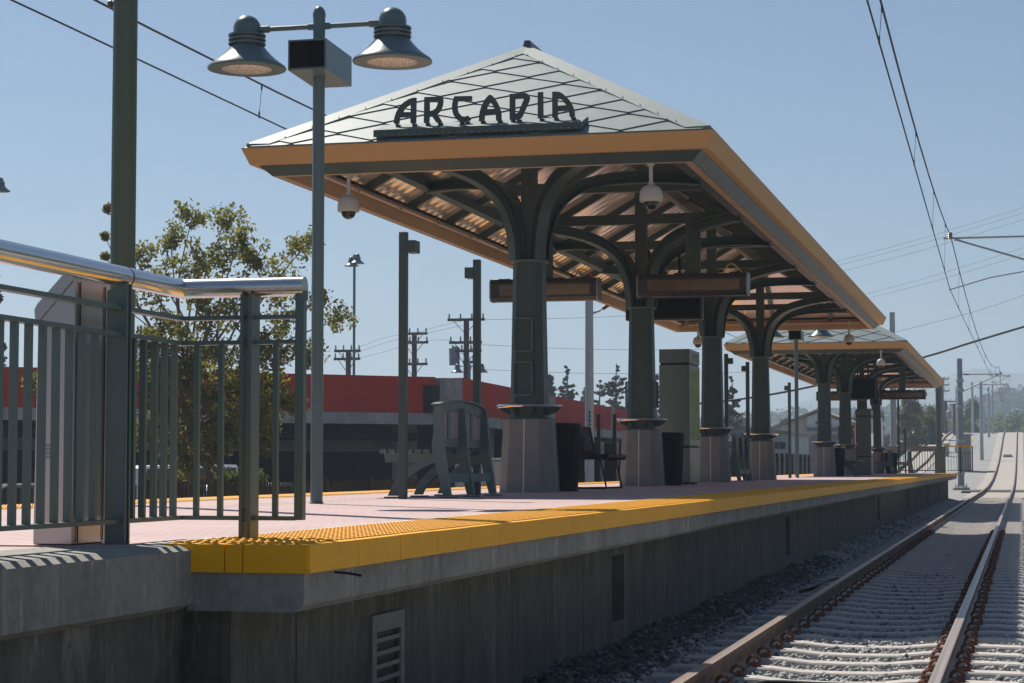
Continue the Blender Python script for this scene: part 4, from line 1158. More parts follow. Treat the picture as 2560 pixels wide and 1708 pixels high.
def cantilever(root, pole, tip, zc, zt):
    """tube arm, strut and steady arm from a mast to the wires"""
    px_, y = pole; tx = tip; s = 1 if tx > px_ else -1
    a = MB(); ra = .026 if y < 60 else .04
    a.tube([(px_, y, zt), (tx + s * .16, y, zt)], ra, 8); a.build('arm_tube', 'galv_light', root)
    a = MB(); a.tube([(px_, y, zc + .15), (tx - s * .1, y, zt - .03)], ra, 8); a.build('strut', 'galv_light', root)
    m_ = Vector((px_, y, zc + .15)).lerp(Vector((tx - s * .1, y, zt - .03)), .35)
    a = MB(); a.tube([m_, m_.lerp(Vector((tx, y, zc + .05)), .6) + Vector((0, 0, .06)), (tx + s * .04, y, zc + .03)], .015, 6); a.build('steady_arm', 'galv_light', root)
    a = MB(); a.lathe([(.03, -.02), (.06, 0), (.03, .03), (.065, .05), (.035, .08), (.065, .10), (.03, .14)], tx, y, 10, zt); a.tube([(px_ + s * .25, y, zt), (px_ + s * .55, y, zt)], .045, 8); a.build('insulator', 'insul', root)
def mast(label, x, y, z0, h, r, arm=None, mat='galv', bands=True):
    t = thing('catenary_mast', label, 'mast', (x, y, z0), 'overhead line masts')
    b = MB(); b.lathe([(r, .28), (r * .8, h)], x, y, 16, z0); b.build('pole', mat, t, smooth=True)
    f = MB(); f.lathe([(r * 2.6, -.6), (r * 2.6, .16), (r * 2.5, .18)], x, y, 20, z0); f.build('foundation', 'conc', t)
    f = MB(); f.lathe([(r * 1.9, .22), (r * 1.9, .26)], x, y, 12, z0)
    for k in range(6):
        a = k * math.pi / 3; f.tube([(x + r * 1.6 * math.cos(a), y + r * 1.6 * math.sin(a), z0 + .17), (x + r * 1.6 * math.cos(a), y + r * 1.6 * math.sin(a), z0 + .42)], .025, 6)
    f.build('base_flange', 'galv', t)
    if bands:
        f = MB()
        for zz in (.12, .36, .62, .75, .82): f.lathe([(r * 1.15, 0), (r * 1.2, .02), (r * 1.2, .16), (r * 1.15, .18)], x, y, 16, z0 + h * zz)
        f.build('clamp_band', 'galv_light', t)
    if arm:
        tx, zc, zt = arm; cantilever(t, (x, y), tx, zc, zt)
    return t
def mast_px(label, pxc, pbase, ptop, wpx, X, arm_to=None, mat='galv_light', bands=False):
    p = at(pxc, pbase, X=X); q = at(pxc, ptop, Y=p.y); r = wpx * p.y / FPX / 2 / .97
    arm = None
    if arm_to is not None: arm = (arm_to, 5.5 + grade(p.y), 6.75 + grade(p.y))
    return mast(label, p.x, p.y, p.z, q.z - p.z, r, arm, mat, bands)
mast('galvanised mast beside the near track just out of view at right', 1.9, 50.5, -.25, 8.2, .16, (-1.6, 5.5, 6.78))
big = mast_px('thick grey mast with clamp bands standing past the platform end', 2403, 1226, 896.6, 15.5, -3.58, -1.2, 'galv', True)
mast_px('grey mast between the tracks on the rising grade, second from the platform', 2455, 1175, 953, 9, -3.6, -1.3)
mast_px('grey mast between the tracks on the rising grade, third from the platform', 2473, 1124, 968, 6.5, -3.6, -1.3)
mast_px('pale mast at the left of the rising grade near its crest', 2432, 1092, 956, 6.8, -6.2)
mast_px('thin pale mast at the crest right beside the near track', 2483, 1092, 953, 5, -3.35, -1.3)
mast_px('thin pale mast at the crest between two thicker ones', 2461, 1090, 985, 4, -4.4)
mast_px('thin pale mast almost hidden behind the thick banded mast', 2392, 1123, 965, 4, -6.3)
# numbered mast behind the bench
nm = at(1474, 1208, X=-10.9)
nmt = mast('pale mast numbered in black behind the wire bench', nm.x, nm.y, -.25, 6.6, .128, None, 'galv_light', False)
for i, ch in enumerate('990+00'):
    cu = bpy.data.curves.new('digit', 'FONT'); cu.body = ch; cu.size = .115; cu.align_x = 'CENTER'; cu.extrude = .001; cu.offset = .004
    tmp = bpy.data.objects.new('digit', cu); COL.objects.link(tmp)
    dg = bpy.context.evaluated_depsgraph_get(); me = bpy.data.meshes.new_from_object(tmp.evaluated_get(dg))
    COL.objects.unlink(tmp); bpy.data.objects.remove(tmp)
    o = bpy.data.objects.new('mast_number', me); COL.objects.link(o); me.materials.clear(); me.materials.append(M['black'])
    o.parent = nmt; zz = at(1473, 1033 + i * 9.9, Y=nm.y).z
    a = .22                                                     # seat the characters on the face turned to the platform
    o.location = (.137 * math.sin(a), -.137 * math.cos(a), zz - nmt.location.z - .03); o.rotation_euler = (math.pi / 2, 0, a)
br = MB(); zq = at(1480, 776, Y=nm.y).z
br.tube([(nm.x + .1, nm.y, zq - .08), (nm.x + .3, nm.y, zq)], .03, 8); br.tube([(nm.x + .28, nm.y, zq - .01), (nm.x + .62, nm.y, zq + .2)], .022, 8); br.build('arm_stub', 'galv_light', nmt)
br = MB(); br.tube([(nm.x + .36, nm.y, zq + .04), (nm.x + .52, nm.y, zq + .14)], .055, 10); br.build('insulator', 'insul', nmt)
mast('pale mast beyond the platform end seen through the railing posts', -5.5, 92.6, -.3, 8.4, .15, None, 'galv_light', False)
# heavy cable crossing behind the canopies and thin power lines far off
def sag_cable(label, pts, r, name='power_line', mat='wire', grp='power lines across the sky', n=5):
    b = MB(); b.tube(smooth_line(pts, 6), r, n); return tag(b.build(name, mat), label, 'power line', grp)
sag_cable('thick black cable slung across the tracks behind the canopies', [at(2700, 778, Y=100), at(2560, 817, Y=101), at(2430, 856, Y=102), at(2310, 893, Y=103), at(2031, 966, Y=105), at(1830, 1001, Y=107), at(1700, 1012, Y=108)], .055, 'feeder_cable', n=8)
for i, (a, b_, w_) in enumerate((((1950, 690), (2620, 500), 'topmost'), ((1950, 700), (2620, 514), 'second from the top'), ((2000, 705), (2620, 530), 'third from the top'), ((2050, 765), (2620, 600), 'fourth from the top'), ((2050, 775), (2620, 618), 'second from the bottom'), ((2240, 830), (2620, 718), 'lowest and nearest'))):
    sag_cable('faint power line in the right sky above the canopies, ' + w_, [at(*a, Y=240), at((a[0] + b_[0]) / 2, (a[1] + b_[1]) / 2 + 7, Y=235), at(*b_, Y=230)], .02 if i < 5 else .03)
# ------------------------------------------------------------------ utility poles
def utility(label, pxc, ptop, y, arms, r=.15, z0=-.7, mat='wood_pole', trafo=False):
    p = at(pxc, ptop, Y=y); t = thing('utility_pole', label, 'utility pole', (p.x, p.y, z0), 'wooden utility poles')
    b = MB(); b.lathe([(r * 1.15, 0), (r, p.z - z0)], p.x, p.y, 10, z0); b.build('pole', mat, t)
    for (py, pl_, pr) in arms:
        z = at(pxc, py, Y=y).z; xa = at(pl_, py, Y=y).x; xb = at(pr, py, Y=y).x
        a = MB(); a.box(xa, xb, y - r - .12, y - r, z - .07, z + .07); cr = a.build('crossarm', mat, t)
        for k in range(4):
            i_ = MB(); x = lerp(xa + .08, xb - .08, k / 3); i_.lathe([(.03, 0), (.06, .06), (.03, .12), (.055, .17), (.02, .26)], x, y - r - .06, 7, z + .07); i_.build('insulator', 'galv', cr)
        s_ = MB(); s_.bar((lerp(xa, p.x, .35), y - r - .06, z - .07), (p.x, y - r - .06, z - .75), .04, .03); s_.bar((lerp(xb, p.x, .35), y - r - .06, z - .07), (p.x, y - r - .06, z - .75), .04, .03); s_.build('brace', mat, cr)
    if trafo:
        f = MB(); z = at(pxc, trafo, Y=y).z; f.lathe([(.02, -.5), (.28, -.48), (.3, .4), (.22, .5), (.05, .55)], p.x - .65, y, 12, z); f.build('transformer', 'galv', t)
    return t
utility('wooden utility pole with two crossarms left of the tall lot lamp', 871, 875, 110, [(878, 839, 904), (898, 838, 903)])
utility('wooden utility pole with three crossarms between the green posts', 1036, 831, 112, [(835, 1003, 1071), (857, 1003, 1073), (911, 1003, 1071)])
utility('wooden utility pole with loaded crossarms behind the left tabbed post', 1166, 797, 105, [(800, 1122, 1214), (857, 1126, 1207), (878, 1131, 1206), (906, 1160, 1200)], trafo=890)
utility('utility pole with crossarms seen past the farther canopy corner', 2353, 945, 260, [(948, 2340, 2373), (963, 2335, 2373), (978, 2338, 2374)], .28)
utility('brown utility pole beside the ivy covered trees', 2364, 1002, 255, [(1004, 2350, 2390)], .2)
utility('reddish utility pole with a transformer near the thick mast', 2386, 1010, 250, [(1013, 2375, 2394)], .2, trafo=1038)
W_ = [((1100, 884), (1166, 803)), ((1000, 900), (1120, 810))]
for i, (pts, w_) in enumerate(((((871, 880), (960, 845), (1036, 833), (1100, 815), (1166, 800)), 'upper'), (((871, 890), (960, 858), (1036, 840), (1100, 826), (1166, 812)), 'middle'), (((871, 903), (960, 880), (1036, 858), (1100, 850), (1166, 858)), 'lower'))):
    sag_cable('faint wire strung over the wooden poles behind the red parapet, %s of the three' % w_, [at(a, b_, Y=110 - k) for k, (a, b_) in enumerate(pts)], .009)
for i, (ya, yb, w_) in enumerate(((800, 770, 'highest'), (860, 872, 'middle'), (922, 930, 'lowest'))):
    sag_cable('faint wire running right from the loaded pole behind the columns, ' + w_, [at(1166, ya, Y=105), at(1500, (ya + yb) / 2 + 8, Y=107), at(1900, yb, Y=110)], .009)
# ------------------------------------------------------------------ far track fence
def bar_fence(label, x, y0, y1, z0, z1, sp, mat='fence', grp='fences beyond the far track', post=2.4, x1=None, pm=None, rail_z=(.22, .82), w=.022):
    x1 = x if x1 is None else x1
    t = thing('track_fence', label, 'fence', (x, y0, z0), grp); n = int((y1 - y0) / sp)
    b = MB()
    for k in range(n):
        f = k / n; xx = lerp(x, x1, f); y = lerp(y0, y1, f); b.box(xx - .012, xx + .012, y - w / 2, y + w / 2, z0, z1)
    b.build('pickets', mat, t)
    b = MB()
    for f in rail_z: b.bar((x + .03, y0, lerp(z0, z1, f)), (x1 + .03, y1, lerp(z0, z1, f)), .04, .05)
    b.build('rail', mat, t)
    k = 0
    while y0 + k * post < y1:
        f = k * post / (y1 - y0); b = MB(); b.box(lerp(x, x1, f) - .0, lerp(x, x1, f) + .09, y0 + k * post - .04, y0 + k * post + .04, z0 - .3, z1 + .06); b.build('fence_post', pm or mat, t); k += 1
    return t
bar_fence('rusty black picket fence beyond the far track at the left', -11.5, 14, 47.4, -.25, 1.05, .11, rail_z=(.14, .45))
bar_fence('tall dark slatted fence beyond the far track behind the columns', -11.6, 53, 118, -.3, 1.92, .30, 'matteblack', rail_z=(.06, .86), w=.285, post=2.2, pm='brace')
def mesh_fence(label, x, y0, y1, z0, z1):
    t = thing('chain_link_fence', label, 'fence', (x, y0, z0)); b = MB(); s = .085; n = int((y1 - y0) / s); h = z1 - z0
    for k in range(-int(h / s), n):
        for sg in (1, -1):
            a0 = y0 + k * s; pa = [a0, z0] ; pb_ = [a0 + h, z1]
            if sg < 0: pa = [a0 + h, z0]; pb_ = [a0, z1]
            def clip_(p, q):
                (ya, za), (yb, zb) = p, q
                out = []
                for (yy, zz) in (p, q):
                    if yy < y0: f = (y0 - ya) / (yb - ya); yy, zz = y0, za + (zb - za) * f
                    if yy > y1: f = (y1 - ya) / (yb - ya); yy, zz = y1, za + (zb - za) * f
                    out.append((yy, zz))
                return out
            if max(pa[0], pb_[0]) < y0 or min(pa[0], pb_[0]) > y1: continue
            (ya, za), (yb, zb) = clip_(pa, pb_)
            if abs(ya - yb) < .02: continue
            b.bar((x, ya, za), (x, yb, zb), .004, .004)
    b.build('mesh_panel', 'brace', t)
    b = MB()
    for yy in np.linspace(y0, y1, 4): b.tube([(x, yy, z0 - .2), (x, yy, z1 + .03)], .03, 8)
    b.tube([(x, y0, z1), (x, y1, z1)], .025, 8); b.build('frame', 'brace', t)
    return t
mesh_fence('pale chain link fence panel seen under the first bench', -11.4, 41.3, 50.5, .15, 1.45)
for lab, pxa, X in (('black fence post with a latch left of the wire bench leg', 1497, -11.3), ('black fence post right of the numbered mast', 1537, -11.3)):
    p = at(pxa, 1180, X=X); q = at(pxa, 1036, Y=p.y)
    t = thing('gate_post', lab, 'post', (p.x, p.y, -.3), 'black gate posts'); b = MB(); b.box(p.x - .045, p.x + .045, p.y - .045, p.y + .045, -.3, q.z); b.build('post', 'black', t); b = MB(); b.box(p.x + .04, p.x + .12, p.y - .05, p.y + .05, .95, 1.15); b.build('latch', 'galv', t)
# ------------------------------------------------------------------ parking structure
ps = thing('parking_structure', 'low concrete parking structure with red parapet panels beyond the far track', 'building', (-30, 70, -.7))
P0 = Vector((-37.2, 40.5, 0)); P1 = Vector((-17.05, 59.6, 0)); Q0 = Vector((-16.45, 60.3, 0)); Q1 = Vector((-17.9, 96, 0)); Q2 = Vector((-18.6, 118, 0))
def wallseg(a, b, z0, z1, th=.3, za=None, zb=None):
    d = (b - a).normalized(); n = Vector((-d.y, d.x, 0)) * th; m_ = MB()
    z1a = z1 if za is None else za; z1b = z1 if zb is None else zb
    vs = [a, b, b + n, a + n]
    m_.add([(p.x, p.y, z0) for p in vs] + [(vs[0].x, vs[0].y, z1a), (vs[1].x, vs[1].y, z1b), (vs[2].x, vs[2].y, z1b), (vs[3].x, vs[3].y, z1a)], [(3, 2, 1, 0), (4, 5, 6, 7), (0, 1, 5, 4), (1, 2, 6, 5), (2, 3, 7, 6), (3, 0, 4, 7)])
    return m_
ZR0, ZR1, ZC = 2.88, 3.97, 2.54
n_ = 3
for k in range(n_):
    a = P0.lerp(P1, k / n_ + (.002 if k else 0)); b_ = P0.lerp(P1, (k + 1) / n_ - .002); wallseg(a, b_, ZR0, ZR1).build('red_panel', 'redpanel', ps)
wallseg(P0, P1, ZC, ZR0 - .004, .42).build('concrete_band', 'conc_light', ps)
wallseg(P1 + Vector((.08, .08, 0)), Q0, ZC, ZR1 - .02, .5).build('concrete_pier', 'conc', ps)
wallseg(P1 - Vector((.05, .4, 0)), P1 + Vector((.06, .05, 0)), 2.9, 3.72, .3).build('downpipe', 'black', ps)
for k, (f0, f1) in enumerate(((0, .245), (.268, .5), (.52, .75), (.77, 1))):
    wallseg(Q0.lerp(Q2, f0), Q0.lerp(Q2, f1), 2.86, ZR1, .3, ZR1 - .2 * f0, ZR1 - .2 * f1).build('red_panel', 'redpanel', ps)
for f0, f1 in ((.246, .267), (.501, .519), (.751, .769)): wallseg(Q0.lerp(Q2, f0), Q0.lerp(Q2, f1), ZC, ZR1 - .06, .42).build('concrete_pier', 'conc', ps)
wallseg(Q0, Q2, ZC - .02, 2.856, .4).build('concrete_band', 'conc_light', ps)
M['deckdark'] = plain('shaded_deck_concrete', (.012, .0115, .011), 1, 0, .2, 1, spec=0)  # near-black tone: the shade under the deck is put into the colour
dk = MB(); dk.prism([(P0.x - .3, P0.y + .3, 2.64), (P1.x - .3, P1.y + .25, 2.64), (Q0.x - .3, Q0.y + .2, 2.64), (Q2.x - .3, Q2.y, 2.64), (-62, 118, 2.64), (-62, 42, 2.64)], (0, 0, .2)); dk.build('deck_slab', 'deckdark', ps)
M['deckbeam'] = plain('dim_beam_concrete', (.27, .245, .205), .9, 0, .2, 1)
wallseg(Vector((-62, 42, 0)), Vector((-62, 118, 0)), -.7, 2.64, .3).build('inner_or_added_wall', 'deckdark', ps); wallseg(Vector((-62, 118, 0)), Vector((-19, 118, 0)), -.7, 2.64, .3).build('inner_or_added_wall', 'deckdark', ps)  # unseen far-side walls, added to keep light out from under the deck
bm_ = wallseg(P0 + Vector((-1.3, 1.4, 0)), P1 + Vector((-1.3, 1.4, 0)), 1.74, 2.24, .5); bm_.build('deck_beam', 'deckbeam', ps)
wallseg(Q0 + Vector((-3.5, 0, 0)), Q2 + Vector((-3.5, 0, 0)), -.7, 2.64, .4).build('inner_or_added_wall', 'deckdark', ps)
wallseg(P0.lerp(P1, .42) + Vector((-6, 9, 0)), P1 + Vector((-5, 7, 0)), -.7, 2.64, .4).build('inner_or_added_wall', 'deckdark', ps)
for f in (.03, .33, .66, .985):
    p = P0.lerp(P1, f) + Vector((-.9, .9, 0)); b = MB(); b.box(p.x - .3, p.x + .3, p.y - .3, p.y + .3, -.7, 2.64); b.build('deck_column', 'deckbeam', ps)
for f in (.12, .35, .6, .85):
    p = Q0.lerp(Q2, f) + Vector((-.9, 0, 0)); b = MB(); b.box(p.x - .3, p.x + .3, p.y - .3, p.y + .3, -.7, 2.64); b.build('deck_column', 'deckbeam', ps)
pp_ = MB(); a = P0 + Vector((-.6, .6, 2.22)); b_ = P1 + Vector((-.75, .2, 2.18)); pp_.tube([a, b_], .13, 10); c = a.lerp(b_, .80); d = (b_ - a).normalized(); pp_.tube([c - d * .5, c + d * .5], .26, 12)
pp_.build('drain_pipe', 'black', ps)
# lamps mounted on the parapet of the second wing
# ------------------------------------------------------------------ other buildings
def gable(label, y, px0, px1, pxr, pe0, pr, pe1, depth, z0, mats, name='house', roofmat='roofing'):
    a = at(px0, pe0, Y=y); r = at(pxr, pr, Y=y); b_ = at(px1, pe1, Y=y)
    t = thing(name, label, 'building', ((a.x + b_.x) / 2, y, z0))
    m_ = MB(); m_.prism([(a.x, y, z0), (b_.x, y, z0), (b_.x, y, b_.z), (r.x, y, r.z), (a.x, y, a.z)], (0, depth, 0)); m_.build('walls', mats, t)
    for p, q, s in ((a, r, -1), (r, b_, 1)):
        f = MB(); d = Vector((q.x - p.x, 0, q.z - p.z)).normalized(); e0 = Vector((p.x, y - .5, p.z + .02)) - (d * .5 if s < 0 else Vector()); e1 = Vector((q.x, y - .5, q.z + .02)) + (d * .5 if s > 0 else Vector())
        up = Vector((0, 0, .16)); f.add([e0, e1, e1 + up, e0 + up] + [v_ + Vector((0, depth + 1, 0)) for v_ in (e0, e1, e1 + up, e0 + up)], [(0, 1, 2, 3), (7, 6, 5, 4), (0, 4, 5, 1), (1, 5, 6, 2), (2, 6, 7, 3), (3, 7, 4, 0)]); f.build('roof', roofmat, t)
    return t, a, r, b_
h1, a, r, b_ = gable('pale sheet metal shed with a wide gable behind the farther canopy columns', 150, 1931, 2103, 2044, 1074, 1030, 1051, 18, -.7, 'sheet_pink')
m_ = MB(); x0 = at(2018, 1060, Y=149.8).x; x1 = at(2103, 1060, Y=149.8).x
m_.prism([(x0, 149.7, at(0, 1081, Y=150).z), (x1, 149.7, at(0, 1081, Y=150).z), (x1, 149.7, b_.z - .05), (r.x, 149.7, r.z - .1), (x0, 149.7, at(2018, 1043, Y=150).z)], (0, .25, 0)); m_.build('white_front', 'sheet_white', h1)
m_ = MB(); m_.box(x0, x1, 149.4, 149.7, at(0, 1086, Y=150).z, at(0, 1079, Y=150).z); m_.build('awning', 'sheet_dark', h1)
m_ = MB(); m_.box(at(2039, 1067, Y=149.6).x, at(2043, 1067, Y=149.6).x, 149.62, 149.69, at(0, 1069, Y=150).z, at(0, 1065, Y=150).z); m_.build('wall_vent', 'black', h1)
h2 = thing('low_building', 'low blue grey building with two slit windows behind the slatted fence', 'building', (-14, 122, -.7))
xa = at(1836, 1090, Y=122).x; xb = at(1971, 1090, Y=122).x; zt = at(1900, 1078, Y=122).z
m_ = MB(); m_.prism([(xa, 122, -.7), (xb, 122, -.7), (xb, 122, zt - .2), (xa, 122, zt + .12)], (0, 12, 0)); m_.build('walls', 'sheet_blue', h2)
m_ = MB(); m_.prism([(xa - .2, 121.7, zt + .125), (xb + .2, 121.7, zt - .2), (xb + .2, 121.7, zt - .03), (xa - .2, 121.7, zt + .3)], (0, 12.6, 0)); m_.build('roof', 'roofing', h2)
for px_ in (1940.5, 1957):
    m_ = MB(); c = at(px_, 1120, Y=121.97).x; m_.box(c - .16, c + .16, 121.93, 121.995, at(0, 1126, Y=122).z, at(0, 1111, Y=122).z); m_.build('window', 'carglass', h2)
h3 = thing('low_shed', 'low dark grey shed in front of the gabled shed', 'building', (-12, 138, -.7))
xa = at(2000, 1100, Y=138).x; xb = at(2110, 1100, Y=138).x
m_ = MB(); m_.prism([(xa, 138, -.7), (xb, 138, -.7), (xb, 138, at(0, 1094, Y=138).z), (lerp(xa, xb, .35), 138, at(0, 1093, Y=138).z), (xa, 138, at(0, 1099, Y=138).z)], (0, 6, 0)); m_.build('walls', 'sheet_dark', h3)
# ------------------------------------------------------------------ far end of the platform
er = thing('end_railing', 'green railing with pale top panel across the far platform end', 'railing', (-4.5, 91.0, PZ))
xa = LEDGE + .7; xb = -3.25; ye = 91.0
b = MB(); b.box(xa, xb, ye - .05, ye + .05, PZ + .96, PZ + 1.16); b.build('top_panel', 'pedestal', er)
b = MB(); b.box(xa, xb, ye - .02, ye + .02, PZ + .09, PZ + .13); b.box(xa, xb, ye - .02, ye + .02, PZ + .93, PZ + .955); b.build('rail_bar', 'green', er)
k = 0; x = xa + .1
while x < xb:
    b = MB(); b.box(x - .012, x + .012, ye - .012, ye + .012, PZ + .13, PZ + .93); b.build('baluster', 'green', er); x += .115
for x in (xa, -6.0, -4.75, xb):
    b = MB(); b.box(x - .045, x + .045, ye - .04, ye + .04, PZ, PZ + 1.16); b.build('post', 'green', er)
wr = thing('end_gate', 'short railing with yellow edged handrail beside the slim pole at the platform corner', 'railing', (-2.9, 91.2, PZ))
b = MB(); b.box(-3.2, -2.05, 91.15, 91.22, PZ + 1.12, PZ + 1.17); b.build('handrail', 'yellow', wr)
b = MB()
for k in range(9): b.box(-3.1 + k * .12, -3.085 + k * .12, 91.17, 91.19, PZ + .12, PZ + .86)
b.box(-3.15, -2.06, 91.165, 91.195, PZ + .10, PZ + .125); b.box(-3.15, -2.06, 91.165, 91.195, PZ + .86, PZ + .885); b.build('balusters', 'green', wr)
b = MB(); b.box(-2.62, -2.54, 91.13, 91.24, PZ, PZ + 1.12); b.box(-2.10, -2.05, 91.15, 91.22, PZ + .1, PZ + 1.12); b.build('post', 'green', wr)
sp = thing('slim_pole', 'slim green pole with a thick square foot at the far right platform corner', 'pole', (-3.38, 88.6, PZ))
b = MB(); b.lathe([(.12, 0), (.12, 3.75)], -3.38, 88.6, 14, PZ); b.build('pole', 'green_light', sp)
b = MB(); b.box(-3.56, -3.12, 88.45, 88.78, PZ, PZ + 1.0); b.build('foot_box', 'green_light', sp)
for lab, px_, pt, pb2, w, y in (('narrow red call box panel in front of the farther steel cabinet', 2134, 1062, 1125, 4.6, 72.0),):
    xx = at(px_, 1100, Y=y).x; z1 = at(px_, pt, Y=y).z; z0 = at(px_, pb2, Y=y).z; ww = w * y / FPX
    t = thing('call_box', lab, 'call box', (xx, y, PZ)); b = MB(); b.box(xx - ww / 2, xx + ww / 2, y - .06, y + .06, z0, z1); b.build('panel', 'red', t); b = MB(); b.box(xx - ww * .25, xx + ww * .25, y - .066, y - .061, z1 - .22, z1 - .12); b.build('handset_window', 'white', t); b = MB(); b.box(xx - .05, xx + .05, y - .04, y + .04, PZ, z0); b.build('stand', 'green', t)
y = 87.0; xx = at(2176, 1100, Y=y).x
t = thing('poster_board', 'red edged notice board between the last two columns', 'notice board', (xx, y, PZ))
b = MB(); b.box(xx - .09, xx + .09, y - .04, y + .04, PZ + .75, PZ + 2.0); b.build('board', 'red', t); b = MB(); b.box(xx - .075, xx + .02, y - .045, y - .041, PZ + 1.2, PZ + 1.75); b.build('poster', 'white', t); b = MB(); b.box(xx - .04, xx + .04, y - .03, y + .03, PZ, PZ + .75); b.build('leg', 'green', t)
# things beside the far grade
rt = thing('retaining_railing', 'pale green stanchion railing climbing on a concrete kerb left of the far track', 'railing', (-12.6, 150, -.3))
b = MB(); b2 = MB(); n = 26; pts = [(-12.4, lerp(205, 296, k / n)) for k in range(n + 1)]
kb = MB(); kb.loft([[(x - .25, y, -.7), (x + .25, y, -.7), (x + .25, y, grade(y) + .25), (x - .25, y, grade(y) + .25)] for x, y in pts]); kb.build('kerb', 'conc_light', rt)
for x, y in pts[1:-1]:
    s_ = MB(); s_.box(x - .07, x + .07, y - .07, y + .07, grade(y) + .25, grade(y) + 1.75); s_.build('stanchion', 'green_light', rt)
wrs = MB()
for k in range(3): wrs.tube([(x, y, grade(y) + .65 + k * .42) for x, y in pts], .02, 5)
wrs.build('wire', 'brace', rt)
def hut(label, px0, px1, pt, pb_, X, depth, mat, name, cat):
    p0 = at(px0, pb_, X=X); y = p0.y; p1 = at(px1, pb_, Y=y); q = at(px0, pt, Y=y)
    t = thing(name, label, cat, ((p0.x + p1.x) / 2, y, p0.z)); b = MB(); b.box(p0.x, p1.x, y, y + depth, p0.z - 2, q.z); b.build('body', mat, t, bevel=.03); b = MB(); b.box(p0.x - .1, p1.x + .1, y - .1, y + depth + .1, q.z, q.z + .12); b.build('lid', 'conc_light', t)
    return t
hut('dark concrete hut right behind the thick banded mast', 2409, 2426, 1088, 1143, -4.6, 3, 'pedestal', 'relay_hut', 'hut')
hut('grey concrete bridge pier block at the crest of the far track', 2339, 2392, 1070, 1092, -10.6, 4, 'conc', 'bridge_abutment', 'wall')
hut('small grey equipment box on the ballast beside the far track', 2361, 2372, 1112, 1122, -7.2, .8, 'galv', 'equipment_box', 'box')
wp = thing('concrete_pylon', 'narrow concrete pylon at the top of the climbing railing', 'wall', (-12.3, 243, 3)); p = at(2334, 1100, Y=243); b = MB(); b.box(p.x - .28, p.x + .28, 243, 243.6, 1, at(2334, 1056, Y=243).z); b.build('pylon', 'conc_light', wp); b = MB(); b.box(p.x - .32, p.x + .32, 242.95, 243.65, at(2334, 1056, Y=243).z, at(2334, 1055, Y=243).z + .1); b.build('coping', 'conc', wp)
rs = thing('track_sign', 'small red striped board beside the far track at the crest', 'sign', (-9, 236, 4)); p = at(2350, 1092, Y=236); z0 = p.z; z1 = at(2350, 1076, Y=236).z; b = MB()
for k in range(4): zz = lerp(z0, z1, k / 4); b.prism([(p.x - .13, 236, zz), (p.x + .13, 236, zz + .06), (p.x + .13, 236, zz + .17), (p.x - .13, 236, zz + .11)], (0, .04, 0))
b.build('striped_board', 'red', rs); b = MB(); b.box(p.x - .04, p.x + .04, 236.05, 236.12, z0 - 2, z1); b.build('stake', 'galv', rs)
tb_ = thing('track_box', 'flat grey switch box between the near track rails on the grade', 'box', (-1.29, 205, grade(205)))
p = at(2519.5, 1142, X=-1.29); tb_.location = (-1.29, p.y, p.z); b = MB(); b.box(-1.72, -.86, p.y - .6, p.y + .6, p.z - .25, p.z + .22); b.build('box', 'galv', tb_, bevel=.08); b = MB(); b.box(-2.0, -.58, p.y - .1, p.y + .1, p.z - .2, p.z - .1); b.build('tie_rod', 'wire', tb_)
cp_ = MB(); cp_.box(-3.3, 1.8, 117.2, 126, -.3, grade(120) - .155); kind(cp_.build('shadow_band_slab', 'asphalt'))  # dark slab standing in for a shadow band across the track
st_ = thing('street_light', 'thin white street light with a curved arm behind the last columns', 'street light', (0, 0, 0)); p = at(2206, 1110, Y=170); st_.location = (p.x, 170, -.7); zt = at(2206, 1044, Y=170).z
b = MB(); b.tube(smooth_line([(p.x, 170, -.7), (p.x, 170, zt - .6), (p.x - .15, 170, zt - .2), (p.x - .5, 170, zt + .1), (p.x - .95, 170, zt + .3)], 5), .07, 8); b.build('pole', 'white', st_, smooth=True); b = MB(); b.box(p.x - 1.35, p.x - .9, 169.9, 170.1, zt + .25, zt + .38); b.build('lamp_head', 'white', st_)
